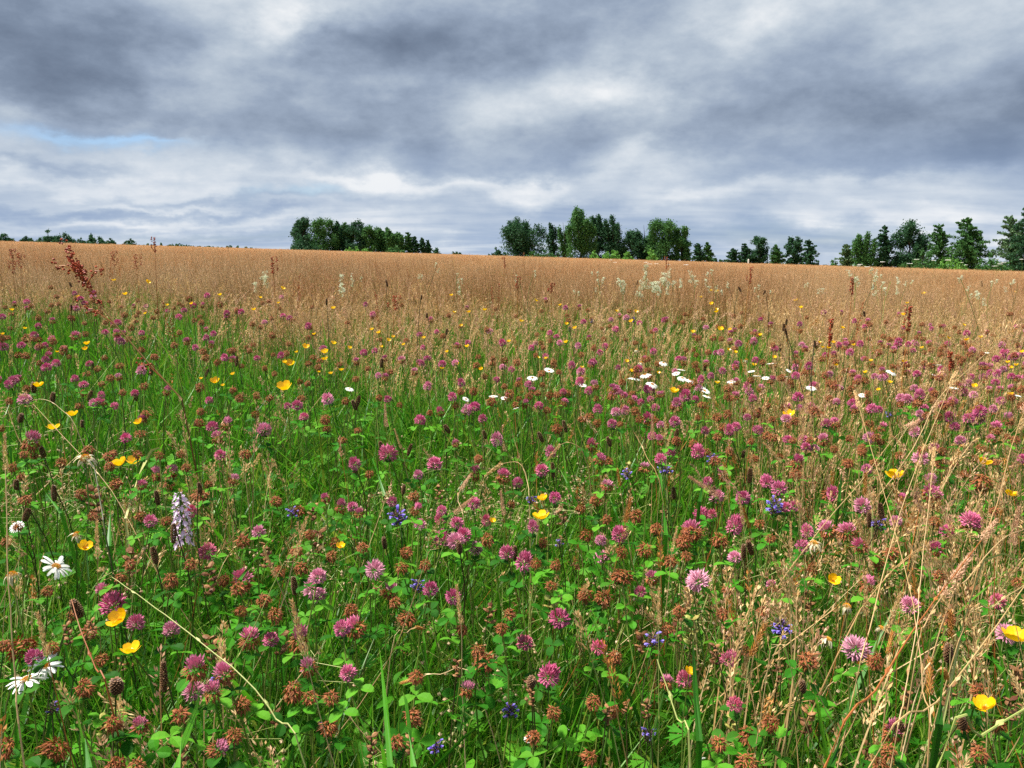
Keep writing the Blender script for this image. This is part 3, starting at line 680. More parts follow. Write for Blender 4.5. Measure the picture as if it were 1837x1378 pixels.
scatter('tan_field_grass', 'tall ripe tan and rusty grass filling the field to the trees', 'grass', 'bent', P, sc(S, .95, 1.15, .84, 1.12), .03)
P, S = rows(2.8, 30, .8, grow=lambda d: 1 + d / 6, jit=.6, keep=lambda x, y: rng.random(len(x)) < .9); scatter('sorrel', 'red brown sorrel spikes scattered in the tan field', 'sorrel', 'sorrel', P, sc(np.ones(len(S)), .9, 1.2, .85, 1.1), .06)
#MORE
# ------------------------------------------------------------------ flower heads and stems (meshes shared by the copies)
def clover_head(mode, seed):
    random.seed(seed); a = Acc(); n = 180 if mode == 'withered' else 140; cm = math.cos(R(138)); up = Vector((0, 0, 1))
    for i in range(n):
        c = 1 - (i + .5) / n * (1 - cm); th = math.acos(c); ph = i * 2.39996 + random.gauss(0, .15)
        nd = Vector((math.sin(th) * math.cos(ph), math.sin(th) * math.sin(ph), c))
        old = mode == 'withered' or (mode == 'half' and th > R(random.gauss(66, 9)))
        if not old:
            base = nd * .0050 + up * .0010; op = mode == 'open'
            d = nd + up * (.05 if op else .42 if th < 1.2 else .10) + Vector((random.gauss(0, .10), random.gauss(0, .10), random.gauss(0, .10))); L = random.uniform(.0070, .0108) * (1.25 if op else 1)
            spindle(a, base, d, L, .0022 if op else .0027, up * .14, rnd=random.random(), mid=.72, flat=.6)
        else:
            base = nd * .0074 + Vector((random.gauss(0, .0005), random.gauss(0, .0005), .001))
            d = nd * .8 + up * random.uniform(-1.1, .3) + Vector((random.gauss(0, .45), random.gauss(0, .45), 0)); L = random.uniform(.0040, .0068)
            spindle(a, base, d, L, random.uniform(.0016, .0028), Vector((random.gauss(0, .4), random.gauss(0, .4), -random.uniform(.1, .7))), rnd=random.random(), age=1.0, mid=random.uniform(.45, .7), flat=.35)
    for i in range(5):
        ph = i * 1.2566; oval_leaf(a, (0, 0, -.002), (math.cos(ph), math.sin(ph), random.uniform(-.1, .4)), (0, 0, 1), random.uniform(.007, .012), .004, 'leaf')
    return a.mesh('flower_head_' + mode)
HEADS = {m: [clover_head(m, 40 + i) for i in range(4)] for m in ('fresh', 'half', 'withered', 'open')}
random.seed(11)
def stem_mesh(mat, r0, r1, k, bow, n=6):
    """a stem of height 1 whose top stands k off its foot"""
    a = Acc(); pts = [Vector((k * u + bow * math.sin(math.pi * u), bow * .6 * math.sin(2 * math.pi * u), u)) for u in [i / n for i in range(n + 1)]]
    tube(a, pts, [r0 + (r1 - r0) * i / n for i in range(n + 1)], mat, 5); return a.mesh('stem')
STEMS = {'clover': [(k, stem_mesh('stem', .0036, .0026, k, b)) for k, b in ((.10, .05), (.22, -.05), (.3, .04), (.02, -.06))],
         'thin': [(k, stem_mesh('stem', .0026, .0018, k, b)) for k, b in ((.12, .05), (.25, -.06), (.05, .07))],
         'dark': [(k, stem_mesh('dstem', .0030, .0022, k, b)) for k, b in ((.08, .04), (.18, -.05), (.02, .05))]}
def leaf_pair(seed):
    random.seed(seed); a = Acc()
    for i in range(2):
        an = i * 3.1 + random.random(); e = Vector((math.cos(an) * .012, math.sin(an) * .012, -.012 - .02 * i)); tube(a, [(0, 0, -.02 - .02 * i), e], [.0006, .0005], 'stem'); trifoliate(a, e, (random.gauss(0, .3), random.gauss(0, .3), 1), random.uniform(.013, .02))
    return a.mesh('leaf')
LEAVES = [leaf_pair(i) for i in range(4)]; random.seed(12)

def daisy_parts():
    p = Acc(); s = Vector((0, 1, 0)); blade(p, (.004, 0, 0), (1, 0, .10), (0, 0, -.28), .019, .0054, 5, 'white', side=s, prof=lambda u: min(1, .55 + 1.2 * u) * (1 - max(0, u - .82) * 3.2))
    q = Acc(); blade(q, (.004, 0, 0), (1, 0, -.15), (-.55, .05, -.75), .015, .0050, 6, 'oldwhite', side=s, prof=lambda u: .8 - .35 * u)
    c = Acc()
    for i in range(70):
        rr = .0062 * math.sqrt((i + .5) / 70); an = i * 2.39996; spindle(c, (rr * math.cos(an), rr * math.sin(an), .0020 * (1 - (rr / .0062) ** 2) - .0008), (math.cos(an) * rr * 60, math.sin(an) * rr * 60, 1), .0022, .0016, m='disc')
    c2 = Acc()
    for i in range(90):
        rr = .0075 * math.sqrt((i + .5) / 90); an = i * 2.39996; spindle(c2, (rr * math.cos(an), rr * math.sin(an), .0060 * (1 - (rr / .0075) ** 2) - .0008), (math.cos(an) * rr * 80, math.sin(an) * rr * 80, 1), .0024, .0018, m='disc')
    g = Acc()
    for i in range(14): an = i * .449; oval_leaf(g, (0, 0, -.004), (math.cos(an), math.sin(an), .25), (0, 0, 1), .008, .003, 'stem')
    return p.mesh('petal'), q.mesh('petal_faded'), c.mesh('disc'), c2.mesh('disc_tall'), g.mesh('calyx')
D_PETAL, D_OLD, D_DISC, D_CONE, D_CALYX = daisy_parts()
def merged_daisy(seed, cup=0.0):
    random.seed(seed); a = Acc(); s0 = Vector((0, 1, 0))
    for i in range(19):
        an = i * 6.283 / 19 + random.gauss(0, .05); c, s = math.cos(an), math.sin(an); side = Vector((-s, c, 0))
        blade(a, (c * .004, s * .004, random.uniform(-.0005, .0005)), (c, s, .12 + cup), (0, 0, -.25), random.uniform(.017, .020), .0054, 3, 'white', side=side, prof=lambda u: min(1, .55 + 1.2 * u) * (1 - max(0, u - .82) * 3))
    return a.mesh('petals')
DAISY = [merged_daisy(1), merged_daisy(2, .25), merged_daisy(3, -.2)]
def buttercup_parts():
    p = Acc(); V, t = [], []
    prof = [(0, .12), (.35, .75), (.7, 1.0), (.92, .72), (1.0, .35)]
    for u, w in prof:
        z = .0105 * u ** 1.7; r = .0015 + .0112 * u
        for q in (-1, 0, 1): V.append((r, q * w * .0068, z + abs(q) * .0012 * w)); t.append(u)
    p.add(V, [(3 * i + j, 3 * i + j + 1, 3 * i + j + 4, 3 * i + j + 3) for i in range(len(prof) - 1) for j in (0, 1)], t, .4, m='yellow')
    c = Acc()
    for i in range(26): an = i * 2.39996; rr = .0042 * math.sqrt(i / 26); spindle(c, (rr * .5 * math.cos(an), rr * .5 * math.sin(an), 0), (math.cos(an) * rr * 130, math.sin(an) * rr * 130, 1), .0045, .0011, m='disc')
    return p.mesh('petal'), c.mesh('centre')
B_PETAL, B_CENTRE = buttercup_parts()
def merged_buttercup():
    a = Acc(); src = B_PETAL
    for i in range(5):
        rot = Matrix.Rotation(i * 1.2566, 4, 'Z'); a.add([rot @ v.co for v in src.vertices], [tuple(q.vertices) for q in src.polygons], [.5] * len(src.vertices), random.random(), m='yellow')
    return a.mesh('petals')
BUTTER = merged_buttercup()
def self_heal_meshes():
    a = Acc(); n = 46
    for i in range(n):
        u = i / n; an = i * 2.39996; r = .0075 * (1 - .35 * abs(u - .4)); z = -.010 + .024 * u
        spindle(a, (r * .4 * math.cos(an), r * .4 * math.sin(an), z), (math.cos(an), math.sin(an), .55), .0075, .0040, m='bract', flat=.5)
    f = Acc(); V = Vector; S = V((0, 1, 0))
    blade(f, (.003, 0, 0), (.9, 0, .5), (0, 0, .15), .0085, .0034, 3, 'violet', side=S, prof=lambda u: .6 + .4 * u)
    blade(f, (.009, 0, .004), (1, 0, .25), (-.2, 0, -.5), .0055, .0056, 3, 'violet', side=S, prof=lambda u: .5 + .9 * u - 1.1 * max(0, u - .7))
    blade(f, (.007, 0, .0035), (.7, 0, .9), (.5, 0, -.4), .0065, .0050, 3, 'violet', side=S, prof=lambda u: .8)
    return a.mesh('bracts'), f.mesh('floret')
SH_BRACT, SH_FLORET = self_heal_meshes()
def orchid_floret():
    a = Acc(); S = Vector((0, 1, 0))
    blade(a, (0, 0, 0), (.8, 0, -.5), (.0, 0, -.5), .0095, .0050, 3, 'orchid', side=S, prof=lambda u: .5 + .8 * u - max(0, u - .75) * 3)
    for s in (-1, 1):
        blade(a, (0, 0, 0), (.7, s * .55, -.35), (0, 0, -.4), .0085, .0042, 3, 'orchid', prof=lambda u: .6 + .6 * u - max(0, u - .7) * 3)
        blade(a, (0, 0, .001), (.35, s * .8, .6), (0, 0, -.1), .0075, .0030, 3, 'orchid')
    blade(a, (0, 0, .001), (.55, 0, .9), (.3, 0, -.5), .0075, .0042, 3, 'orchid', side=S); return a.mesh('floret')
ORCHID = orchid_floret()
def plantain_head(seed):
    random.seed(seed); a = Acc(); n = 90
    for i in range(n):
        u = i / n; an = i * 2.39996; r = .0036 * (math.sin(math.pi * (.12 + .8 * u)) ** .6); bead(a, (r * .8 * math.cos(an), r * .8 * math.sin(an), .026 * u - .026), .0013, (math.cos(an), math.sin(an), .7), .0036, 'plantain')
    return a.mesh('seed_head')
PLANT = [plantain_head(i) for i in range(3)]
def grass_head(kind, seed):
    """a seed head of length 1 cm units, base at the origin, growing up +z"""
    random.seed(seed); a = Acc()
    if kind == 'spike':
        for i in range(60): u = i / 60; an = i * 2.39996; r = .004 * (1.1 - u); spindle(a, (r * .3 * math.cos(an), r * .3 * math.sin(an), .05 * u), (math.cos(an) * .55, math.sin(an) * .55, 1), .010, .0024, m='orange', flat=.5)
    elif kind == 'plume': panicle_head(a, (0, 0, .075), (0, 0, 1), .085, .009, 620, 'fogpink', .0013, .005)
    elif kind == 'drop':
        for i in range(16):
            u = i / 16; an = random.uniform(0, 6.28); c = Vector((.012 * math.cos(an) * (1.2 - u), .012 * math.sin(an) * (1.2 - u), .08 * u)); tube(a, [(0, 0, .08 * u - .006), c], [.0003, .0003], 'straw')
            for q in range(5): spindle(a, c, Vector((c.x * 20, c.y * 20, random.uniform(.1, 1.2))) + Vector((random.gauss(0, .15), random.gauss(0, .15), 0)), .010, .0013, m='fog', flat=.5)
    else: panicle_head(a, (0, 0, .06), (0, 0, 1), .07, .004, 260, 'fog', .0015, .005)
    return a.mesh('seed_head')
GHEAD = {q: [grass_head(q, i) for i in range(2)] for q in ('spike', 'plume', 'drop', 'slim')}
def pod_mesh(mat):
    a = Acc(); V, t = [], []
    rows_ = [(0, .15), (.25, .8), (.6, 1), (.85, .7), (1, .25)]
    for u, w in rows_:
        for q in range(6): an = q * 1.0472; V.append((u * .013, math.cos(an) * .0052 * w, math.sin(an) * .0026 * w)); t.append(u)
    a.add(V, [(6 * i + q, 6 * i + (q + 1) % 6, 6 * i + 6 + (q + 1) % 6, 6 * i + 6 + q) for i in range(4) for q in range(6)] + [tuple(range(24, 30))], t, .5, m=mat)
    spindle(a, (.009, 0, 0), (1, 0, .3), .009, .0018, m=mat); return a.mesh('seed_pod')
POD = {'brown': pod_mesh('pod'), 'green': pod_mesh('podgreen')}
def cream_cluster(seed):
    random.seed(seed); a = Acc()
    for i in range(8):
        e = Vector((random.gauss(0, .013), random.gauss(0, .013), random.uniform(-.02, .045))); tube(a, [(0, 0, -.03), e], [.0006, .0005], 'strawgreen')
        for q in range(18): bead(a, e + Vector((random.gauss(0, .0055), random.gauss(0, .0055), random.gauss(0, .0045))), .0025, (0, 0, 1), .0045, 'cream')
    return a.mesh('flower_cluster')
CREAM = [cream_cluster(i) for i in range(3)]
random.seed(21)

# ------------------------------------------------------------------ a plant that carries a head at a given point
def stemmed(name, label, cat, P, kind, group=None, rz=None):
    """an Empty on the ground and a stem up to P; returns the thing and the head's place in it"""
    k, me = random.choice(STEMS[kind]); rz = random.uniform(0, 6.283) if rz is None else rz
    h = P.z - float(terrain(P.x, P.y))
    for _ in range(2):
        bx, by = P.x - k * h * math.cos(rz), P.y - k * h * math.sin(rz); z0 = float(terrain(bx, by)) - .005; h = P.z - z0
    t = thing(name, label, cat, (bx, by, z0), rz, group); put('stem', me, t, scl=(h, h, h))
    return t, Vector((k * h, 0, h))

TINT = {'m': 'CC3284', 'p': 'DC6098', 'l': 'E69CB8', 'r': 'D0446C', 'v': 'BC5282', 'h': 'E07EA4', 'w': 'A0603A', 'o': 'F0B0C8'}
def clover(P, s, key, label, group, asp=1.0, far=False):
    withered = key == 'w'
    nm, cat = ('withered_clover', 'clover') if withered else ('red_clover', 'clover')
    mode = {'w': 'withered', 'h': 'half', 'o': 'open'}.get(key, 'fresh')
    if key in 'pl' and random.random() < .28: mode = 'half'
    t, hp = stemmed(nm, label, cat, P - Vector((0, 0, .006 * s)), 'clover', group)
    o = put('flower_head', random.choice(HEADS[mode]), t, hp, (random.gauss(0, .32), random.gauss(0, .32), random.uniform(0, 6.28)), (s, s, s * asp), TINT[key])
    f, g = random.random() * .45, random.uniform(.8, 1.18); du = lin('B8506E'); o.color = tuple((c * (1 - f) + q * f) * g for c, q in zip(o.color[:3], du)) + (1,)
    if not far: put('leaf', random.choice(LEAVES), t, hp, (0, 0, random.uniform(0, 6.28)), (1.1, 1.1, 1.1))
    return t

# pixels of the photograph: x, y, width (, height)
def parse(txt):
    return [tuple(float(q) for q in e.split(',')) for e in txt.split()]
FRESH = {
 'm': '202,1075,44,46 62,1171,28 772,1050,26 812,1063,26 1005,1099,34 984,1202,36,42 226,781,18 395,811,18 381,761,20 753,749,19 995,886,20 1202,806,18 1252,805,22,30 1308,768,16,24 1258,916,27 1333,886,24 211,576,12 61,598,13 188,593,10 212,604,12 80,617,11 83,655,16 242,702,13 756,649,11 793,650,13 347,545,11 407,559,11 890,678,11 1000,1065,10 1064,646,13 1145,658,14 1355,643,12 1247,713,13 1497,881,22,30 1453,725,15 696,713,13 833,953,26 1098,756,16 1650,704,17,22 1229,705,18,24 1455,728,18 1759,732,20 1257,678,11,18',
 'p': '243,1110,28 486,1141,26 614,1119,28 625,1200,28 696,805,32,32 637,826,20,26 780,826,26 902,847,26 973,838,22 988,806,18,24 1076,818,22 866,747,15 792,911,17 645,916,18 633,904,18 794,960,30,32 849,897,22 909,985,26 939,1000,28,40 957,941,16,24 745,909,16,24 1398,869,26 1377,859,22,28 1318,935,27,40 1450,948,20,34 1431,822,24,28 1757,744,22,28 1737,746,18 1787,762,24 1499,754,19 1482,756,18 1742,925,34,30 1544,970,26 1679,977,26 1671,875,30 533,722,18 545,744,15 375,715,13 270,929,22 516,725,12 254,865,18 69,620,11 7,618,15 100,648,14 17,687,12,18 181,705,12 176,717,10 186,719,10 204,725,13 819,617,10 840,612,10 917,660,11 828,683,12,17 940,617,10 954,617,10 134,676,13 1162,744,20,30 1211,751,18 1233,940,20 1411,905,18 1427,902,18 953,621,11 1098,618,10 1106,619,10 1172,627,11 1200,612,10 1182,618,10 1055,698,13,16 1012,718,14 1150,718,12 1176,728,14 1167,713,11 1182,705,11 1120,706,11 1320,655,11,14 1296,662,12 1390,623,12 1400,635,10 1428,641,10 1372,668,9,12 1431,705,10,16 1405,698,9 1351,711,14 1413,727,14 1668,613,11 1730,701,16 1710,716,16 1821,635,12 1804,628,14 1774,655,14 1742,673,11 1826,676,12 1817,692,13 1795,715,14 1690,670,13',
 'l': '187,1051,26 553,1188,30,34 838,1230,28 474,764,24 307,840,24 464,948,22 418,855,20 819,962,30 853,978,24 1089,864,24,18 1157,833,22,18 1079,994,24 1077,965,18 1286,884,25 1318,994,22 1485,941,34,30 1548,899,28 1608,930,20 1479,783,22 1651,815,26,24 588,710,20 892,783,20,30 570,1027,28 699,1053,30 752,936,20 679,671,11 213,673,13 817,648,11 1634,1078,30 570,1060,26 237,637,9 1046,623,10 1005,612,11 1150,615,9 1170,634,8 1245,613,9 1375,616,10 1640,693,13 1570,672,11 1627,712,18 1617,710,16 1775,696,12 1747,705,13 1800,660,12',
 'r': '1072,1154,26,28 942,1146,28,26 1306,1176,28,36 1227,1212,26,30 373,980,30,24 1069,550,10 160,649,12,8 344,912,18,26 790,928,16,26 1148,1057,18 1317,1257,26 1077,965,18 1790,1072,26 873,930,14,22 1278,919,13,16 1010,700,12',
 'h': '351,1187,44,42 403,1198,36,38 447,1136,34,40 537,1136,34,56 381,1232,32,36 638,1114,42,36 434,1029,40 611,902,20,38 54,784,30,38 405,756,18,28 390,779,22 280,845,20,28 1062,791,20,32 1298,845,20,28 1671,886,34,38 942,721,12,22 299,697,14,18 114,625,14,16 87,635,13,16 135,597,18,14 853,843,20,30 1521,945,34,32 1232,945,22 1244,941,34 251,1292,30 1742,932,34,36 1185,786,14,22 791,734,14,22 1116,705,11,16 1310,610,11,12',
 'o': '1536,1153,40,34 1254,1031,36,30 560,1048,28 671,1014,28 1804,1129,30',
}
OLD = '37,1146,58,38 7,1150,26 434,1254,32,38 427,1046,30 472,1068,28 98,1328,58,44 7,1330,36,60 526,1229,36,50 556,1242,30 590,1294,34 709,1073,24 730,1099,36,32 870,1173,46,40 858,1158,28 1050,1058,28,34 1082,1062,34,40 900,1119,26 1065,1250,28,32 993,1271,22 1099,1267,20 711,1323,20 1197,1121,26 1450,1173,38,42 1571,1176,32,40 1340,1356,42,46 145,879,22,28 207,860,28,22 196,830,20 359,879,34,18 251,919,22,26 540,1010,28 500,1017,26 1000,762,22 1092,821,20 1214,784,20 1052,951,28 974,967,18,30 1141,916,26,32 1069,889,24 1177,940,26 1157,977,30 1224,963,32 1116,983,26 721,1010,26 650,975,22 917,899,18 1116,1021,44,36 961,1004,24 1308,805,16,22 1291,958,32 1244,945,38,28 1227,962,28,34 1691,803,18 1764,852,38,32 1614,811,18 1497,800,16 1487,879,30,32 1460,1010,26 47,601,16 70,605,11 46,633,14 32,632,13 70,647,9,14 187,638,11 175,657,13 254,651,12 272,654,10 276,635,10 253,623,11 339,532,11 425,554,10 361,574,12 322,593,10 452,577,11 223,561,12 525,571,10 312,615,12 413,625,12 501,550,8 538,680,12 552,684,11 905,689,11 928,685,12 771,736,12 395,542,11,14 69,566,11,14 129,567,12 91,512,9 1018,700,14 1215,723,20 1070,711,12 1043,632,11 982,731,14 1408,725,18,15 1377,723,13 1646,717,18 1728,640,11 1770,650,14 1832,693,14,18'
HALF_MAX = 300

SPOTS = {'fresh': [], 'old': []}
for key, txt in FRESH.items():
    for e in parse(txt): SPOTS['fresh'].append((e[0], e[1], e[2], (e[3] if len(e) > 3 else e[2]), key))
for e in parse(OLD): SPOTS['old'].append((e[0], e[1], e[2], (e[3] if len(e) > 3 else e[2] * 1.05), 'w'))
N_HERO = {q: len(v) for q, v in SPOTS.items()}
def wpx(py): return float(np.interp(py, [530, 560, 600, 650, 700, 800, 900, 1000, 1100, 1300], [8, 10, 11.5, 13, 15, 19, 23, 26, 29, 34]))
def fill(which, n, x0, x1, y0, y1, keys):
    k = 0; tries = 0
    while k < n and tries < 8000:
        tries += 1; px, py = random.uniform(x0, x1), y0 + (y1 - y0) * random.random() ** 1.1; w = wpx(py) * random.uniform(.7, 1.1)
        if any(abs(px - q[0]) < .42 * (w + q[2]) and abs(py - q[1]) < .42 * (w + q[3]) for q in SPOTS['fresh'] + SPOTS['old']): continue
        SPOTS[which].append((px, py, w, w * random.uniform(.9, 1.3), random.choice(keys))); k += 1
fill('fresh', 18, 0, 560, 536, 640, 'mppl'); fill('fresh', 26, 880, 1260, 568, 740, 'mpppl'); fill('fresh', 38, 1240, 1837, 600, 800, 'mpplllh')
fill('fresh', 6, 600, 880, 640, 760, 'pl'); fill('fresh', 14, 560, 1837, 790, 1000, 'mpplh'); fill('fresh', 8, 0, 1837, 1000, 1340, 'hplh')
fill('old', 26, 0, 560, 540, 760, 'w'); fill('old', 26, 860, 1260, 580, 760, 'w'); fill('old', 46, 1240, 1837, 600, 830, 'w'); fill('old', 46, 0, 1837, 800, 1010, 'w')
fill('old', 44, 0, 1837, 1000, 1370, 'w'); fill('old', 12, 560, 880, 640, 800, 'w')

# ------------------------------------------------------------------ labels: each flower told from its neighbours by the nearest landmark
LANDMARKS = [('the lilac orchid spike', 322, 933), ('the two white daisies at the left edge', 62, 1205), ('the dried pale daisy head', 153, 823), ('the big lone buttercup', 511, 699),
    ('the faded daisy with orange eye', 138, 958), ('the deep violet self-heal', 917, 1279), ('the dark self-heal at the bottom edge', 782, 1343), ('the pale self-heal near the bottom edge', 1163, 1325),
    ('the self-heal with a brown crown', 1403, 1129), ('the self-heal left of the clover trio', 713, 933), ('the buttercup among brown clovers', 971, 931), ('the drooping daisy with orange cone', 1519, 1085),
    ('the curled white daisy', 1484, 1148), ('the open buttercup at right', 1605, 859), ('the big buttercup at the right edge', 1821, 1153), ('the buttercup under the big magenta clover', 216, 1115),
    ('the self-heal among rusty clovers', 1389, 916), ('the shaggy faded daisy', 1460, 973), ('the small self-heal above the violet pair', 525, 921), ('the magenta and blue self-heal pair', 1278, 825),
    ('the blue self-heal under a yellow pod', 748, 1055), ('the lone white daisy at right', 1711, 697), ('the arched straw grass', 1024, 796), ('the long bright leaf blade', 470, 985), ('the upright rust pod stack', 477, 1003),
    ('the pair of self-heal florets', 1172, 1152), ('the curved pale leaf blade', 275, 815),
    ('the leaning dock stem', 255, 600), ('the foot of the leaning dock', 322, 705), ('the left pair of buttercups', 155, 622), ('the spreading red sorrel', 694, 545), ('the highest daisy', 1190, 651), ('the leftmost white daisy', 955, 678),
    ('the clearest right hand daisy', 1384, 653), ('the ragged daisy in tan grass', 1600, 667), ('the dark brown seed spike', 1707, 650), ('the orange red sorrel', 1623, 575), ('the thin orange spike', 1487, 600), ('the big pale grass plume', 1790, 615),
    ('the dark self-heal in the hollow', 1137, 575), ('the double white meadowsweet tuft', 892, 549), ('the buttercup beside the left plantain', 68, 694), ('the buttercup in the pink drift', 1416, 746), ('the wilted daisy in the strip', 627, 698)]
ORD = ['', 'second', 'third', 'fourth', 'fifth', 'sixth', 'seventh', 'eighth', 'ninth', 'tenth', 'eleventh', 'twelfth']
CLASS = {'m': 'deep magenta clover head', 'p': 'pink clover head', 'l': 'pale pink clover head', 'r': 'rose red clover head', 'h': 'half withered pink clover head', 'o': 'spread open pale clover head', 'w': 'withered brown clover head'}
def zone(px, py):
    if px < 590: return 'in the green patch at left below the leaning dock'
    if px < 880: return 'in the grassy strip left of the white daisies'
    if px < 1250: return 'in the drift around the nearer white daisies'
    if px < 1540: return 'in the drift round the right hand daisies'
    return 'among the tan grass at the right edge'
def near_labels(items):
    """items: (key, phrase, px, py) -> a label for each: ordinal and side of the nearest landmark"""
    out = {}; buckets = {}
    for key, phrase, px, py in items:
        lm = min(LANDMARKS, key=lambda q: (q[1] - px) ** 2 + ((q[2] - py) * 1.3) ** 2); dx, dy = px - lm[1], py - lm[2]
        way = ('to the right of' if dx > 0 else 'to the left of') if abs(dx) > abs(dy) * 1.2 else ('below' if dy > 0 else 'above')
        buckets.setdefault((phrase, way, lm[0]), []).append((math.hypot(dx, dy), key))
    for (phrase, way, lm), lst in buckets.items():
        for r, (_, key) in enumerate(sorted(lst)):
            nth = ORD[r] + ' ' if r else ('nearest ' if len(lst) > 1 else ''); out[key] = '%s, %s%s %s' % (phrase, nth, way, lm)
            if len(out[key].split()) > 16: out[key] = out[key].replace('to the left of', 'left of').replace('to the right of', 'right of').replace(' clover head', ' clover').replace('the magenta and blue self-heal pair', 'the two tone self-heal').replace('the two white daisies at the left edge', 'the two white daisies').replace('the self-heal with a brown crown', 'the brown crowned self-heal').replace('the pale self-heal near the bottom edge', 'the pale blue self-heal').replace('the buttercup under the big magenta clover', 'the lower left buttercup').replace('the small self-heal above the violet pair', 'the lone small self-heal')
    return out
def clover_labels(spots):
    out, items = {}, []
    for i, (px, py, w, h, key) in enumerate(spots):
        if w < 10 or py < 575: out[i] = ('small %s %s' % (CLASS[key], zone(px, py)), 'small %ss %s' % (CLASS[key], zone(px, py)))
        else: items.append((i, ('small ' if w < 15 else '') + CLASS[key], px, py))
    for i, lb in near_labels(items).items(): out[i] = (lb, 'withered clover heads in the meadow' if spots[i][4] == 'w' else 'red clover heads in the meadow')
    return out

def seat(px, py, hh):
    """a point hh above the ground that shows at a pixel, kept above the sward"""
    q = ground_point(px, py, hh); return q
for which in ('fresh', 'old'):
    spots = SPOTS[which]; labs = clover_labels(spots)
    order = sorted(range(len(spots)), key=lambda i: -spots[i][2])
    for rank, i in enumerate(order):
        px, py, w, h, key = spots[i]
        if rank >= HALF_MAX: break
        hh = random.uniform(.39, .45) if py < 720 else random.uniform(.36, .42) if py < 820 else random.uniform(.33, .40) if py < 1050 else random.uniform(.31, .38)
        q = ground_point(px, py + h * .12, hh)
        if q is None: continue
        P, t = q; s = w * t / FPX / .0285 * (1.22 if py < 760 else 1.08 if key == 'w' else 1.18); s = min(max(s, .65), 2.0)
        clover(P, s, key, labs[i][0], labs[i][1], min(max(h / w, .75), 1.45), far=t > 1.9 and w < 17)

# the many smaller heads beyond the nearest three hundred of each kind
def clover_plant(mode, col):
    random.seed(ord(col[0])); a = Acc(); src = random.choice(HEADS[mode]); h = .42
    tube(a, [(0, 0, 0), (.01, 0, h * .5), (0, 0, h)], [.0013, .0012, .001], 'stem')
    key = 'clover' if mode == 'withered' else 'clover_' + col
    if key not in M: M[key] = clover_mat(TINT[col])
    n = len(src.vertices); ag = np.zeros(n, np.float32); src.attributes['age'].data.foreach_get('value', ag); tt = np.zeros(n, np.float32); src.attributes['t'].data.foreach_get('value', tt); rr = np.zeros(n, np.float32); src.attributes['rnd'].data.foreach_get('value', rr)
    b = len(a.v); a.v += [tuple(v.co * .92 + Vector((0, 0, h))) for v in src.vertices]; a.f += [tuple(b + i for i in q.vertices) for q in src.polygons]; a.t += tt.tolist(); a.r += rr.tolist(); a.g += ag.tolist()
    li = [i for i, mm in enumerate(src.materials) if mm.name.startswith('green_leaf')]; ml, mc = a.mat('leaf'), a.mat(key); a.mi += [ml if q.material_index in li else mc for q in src.polygons]
    return a
proto_collection('pinks', [clover_plant(m, c) for m, c in (('fresh', 'm'), ('fresh', 'v'), ('fresh', 'p'), ('fresh', 'l'), ('half', 'h'), ('half', 'v'))])
proto_collection('browns', [clover_plant('withered', c) for c in 'mprlh'])
def cloverkeep(x, y):
    a = x / y; r = .25 + np.clip((a - .02) / .2, 0, .75) + .5 * np.clip((-.22 - a) / .1, 0, 1) * (y > 2.2)
    return rng.random(len(x)) < r * np.clip((4.1 - y) / 1.2, 0, 1) * (.25 + 1.1 * vnoise(x, y, 3.3, 1.0))
P, S = rows(1.7, 4.8, .13, keep=cloverkeep, jit=.9); scatter('red_clovers', 'drifts of small pink clover heads behind the nearer flowers', 'clover', 'pinks', P, sc(np.ones(len(S)), .8, 1.15, .86, 1.12), .08)
P, S = rows(1.5, 4.8, .115, keep=cloverkeep, jit=.9); scatter('withered_clovers', 'drifts of small withered brown clover heads behind the nearer flowers', 'clover', 'browns', P, sc(np.ones(len(S)), .8, 1.15, .84, 1.1), .08)
random.seed(31)

# ------------------------------------------------------------------ daisies
def daisy(px, py, w, label, state='fresh', hh=.38, face=(0, 0), group='ox-eye daisies', parts=False):
    P, t = ground_point(px, py, hh); s = w * t / FPX / .045
    t_, hp = stemmed('oxeye_daisy', label, 'daisy', P, 'clover', group)
    e = Euler((face[0], face[1], -t_.rotation_euler.z)); 
    hd = put('flower_head', D_CALYX, t_, hp, e, (s, s, s))
    if state == 'fresh':
        if parts:
            for i in range(19): put('petal', D_PETAL, hd, rot=(random.gauss(0, .22), random.gauss(0, .22) - .05, i * 6.283 / 19 + random.gauss(0, .13)), scl=(random.uniform(.72, 1.08), random.uniform(.65, 1.05), 1.0))
        else: put('petals', random.choice(DAISY), hd, rot=(0, 0, random.uniform(0, 6)))
        put('disc', D_DISC, hd)
    else:
        for i in range(13 if state == 'faded' else 17): put('petal', D_OLD, hd, rot=(random.gauss(0, .25), random.gauss(0, .3) - (.35 if state == 'shaggy' else 0), i * 6.283 / 14 + random.gauss(0, .12)), scl=(random.uniform(.75, 1.1),) * 3)
        put('disc', D_CONE, hd)
    return t_
FD = R(38)
daisy(47, 1219, 74, 'front one of two white daisies under the magenta clover at left', hh=.33, face=(R(4), R(-14)), parts=True)
daisy(82, 1194, 56, 'rear one of two white daisies under the magenta clover at left', hh=.33, face=(R(22), R(16)), parts=True)
daisy(101, 1016, 54, 'white daisy turned sideways at the left under the orange eyed faded daisy', hh=.34, face=(R(8), R(34)), parts=True)
daisy(22, 1032, 50, 'drooping white daisy at the left edge', 'faded', hh=.32)
daisy(30, 945, 26, 'small white daisy behind a rust brown clover at the left edge', hh=.34, face=(FD, 0))
daisy(138, 960, 42, 'faded cream daisy with orange eye, left of the orchid', 'faded', hh=.35, face=(R(18), 0))
daisy(1519, 1088, 40, 'drooping cream daisy with a tall orange cone', 'faded', hh=.37, face=(R(12), 0))
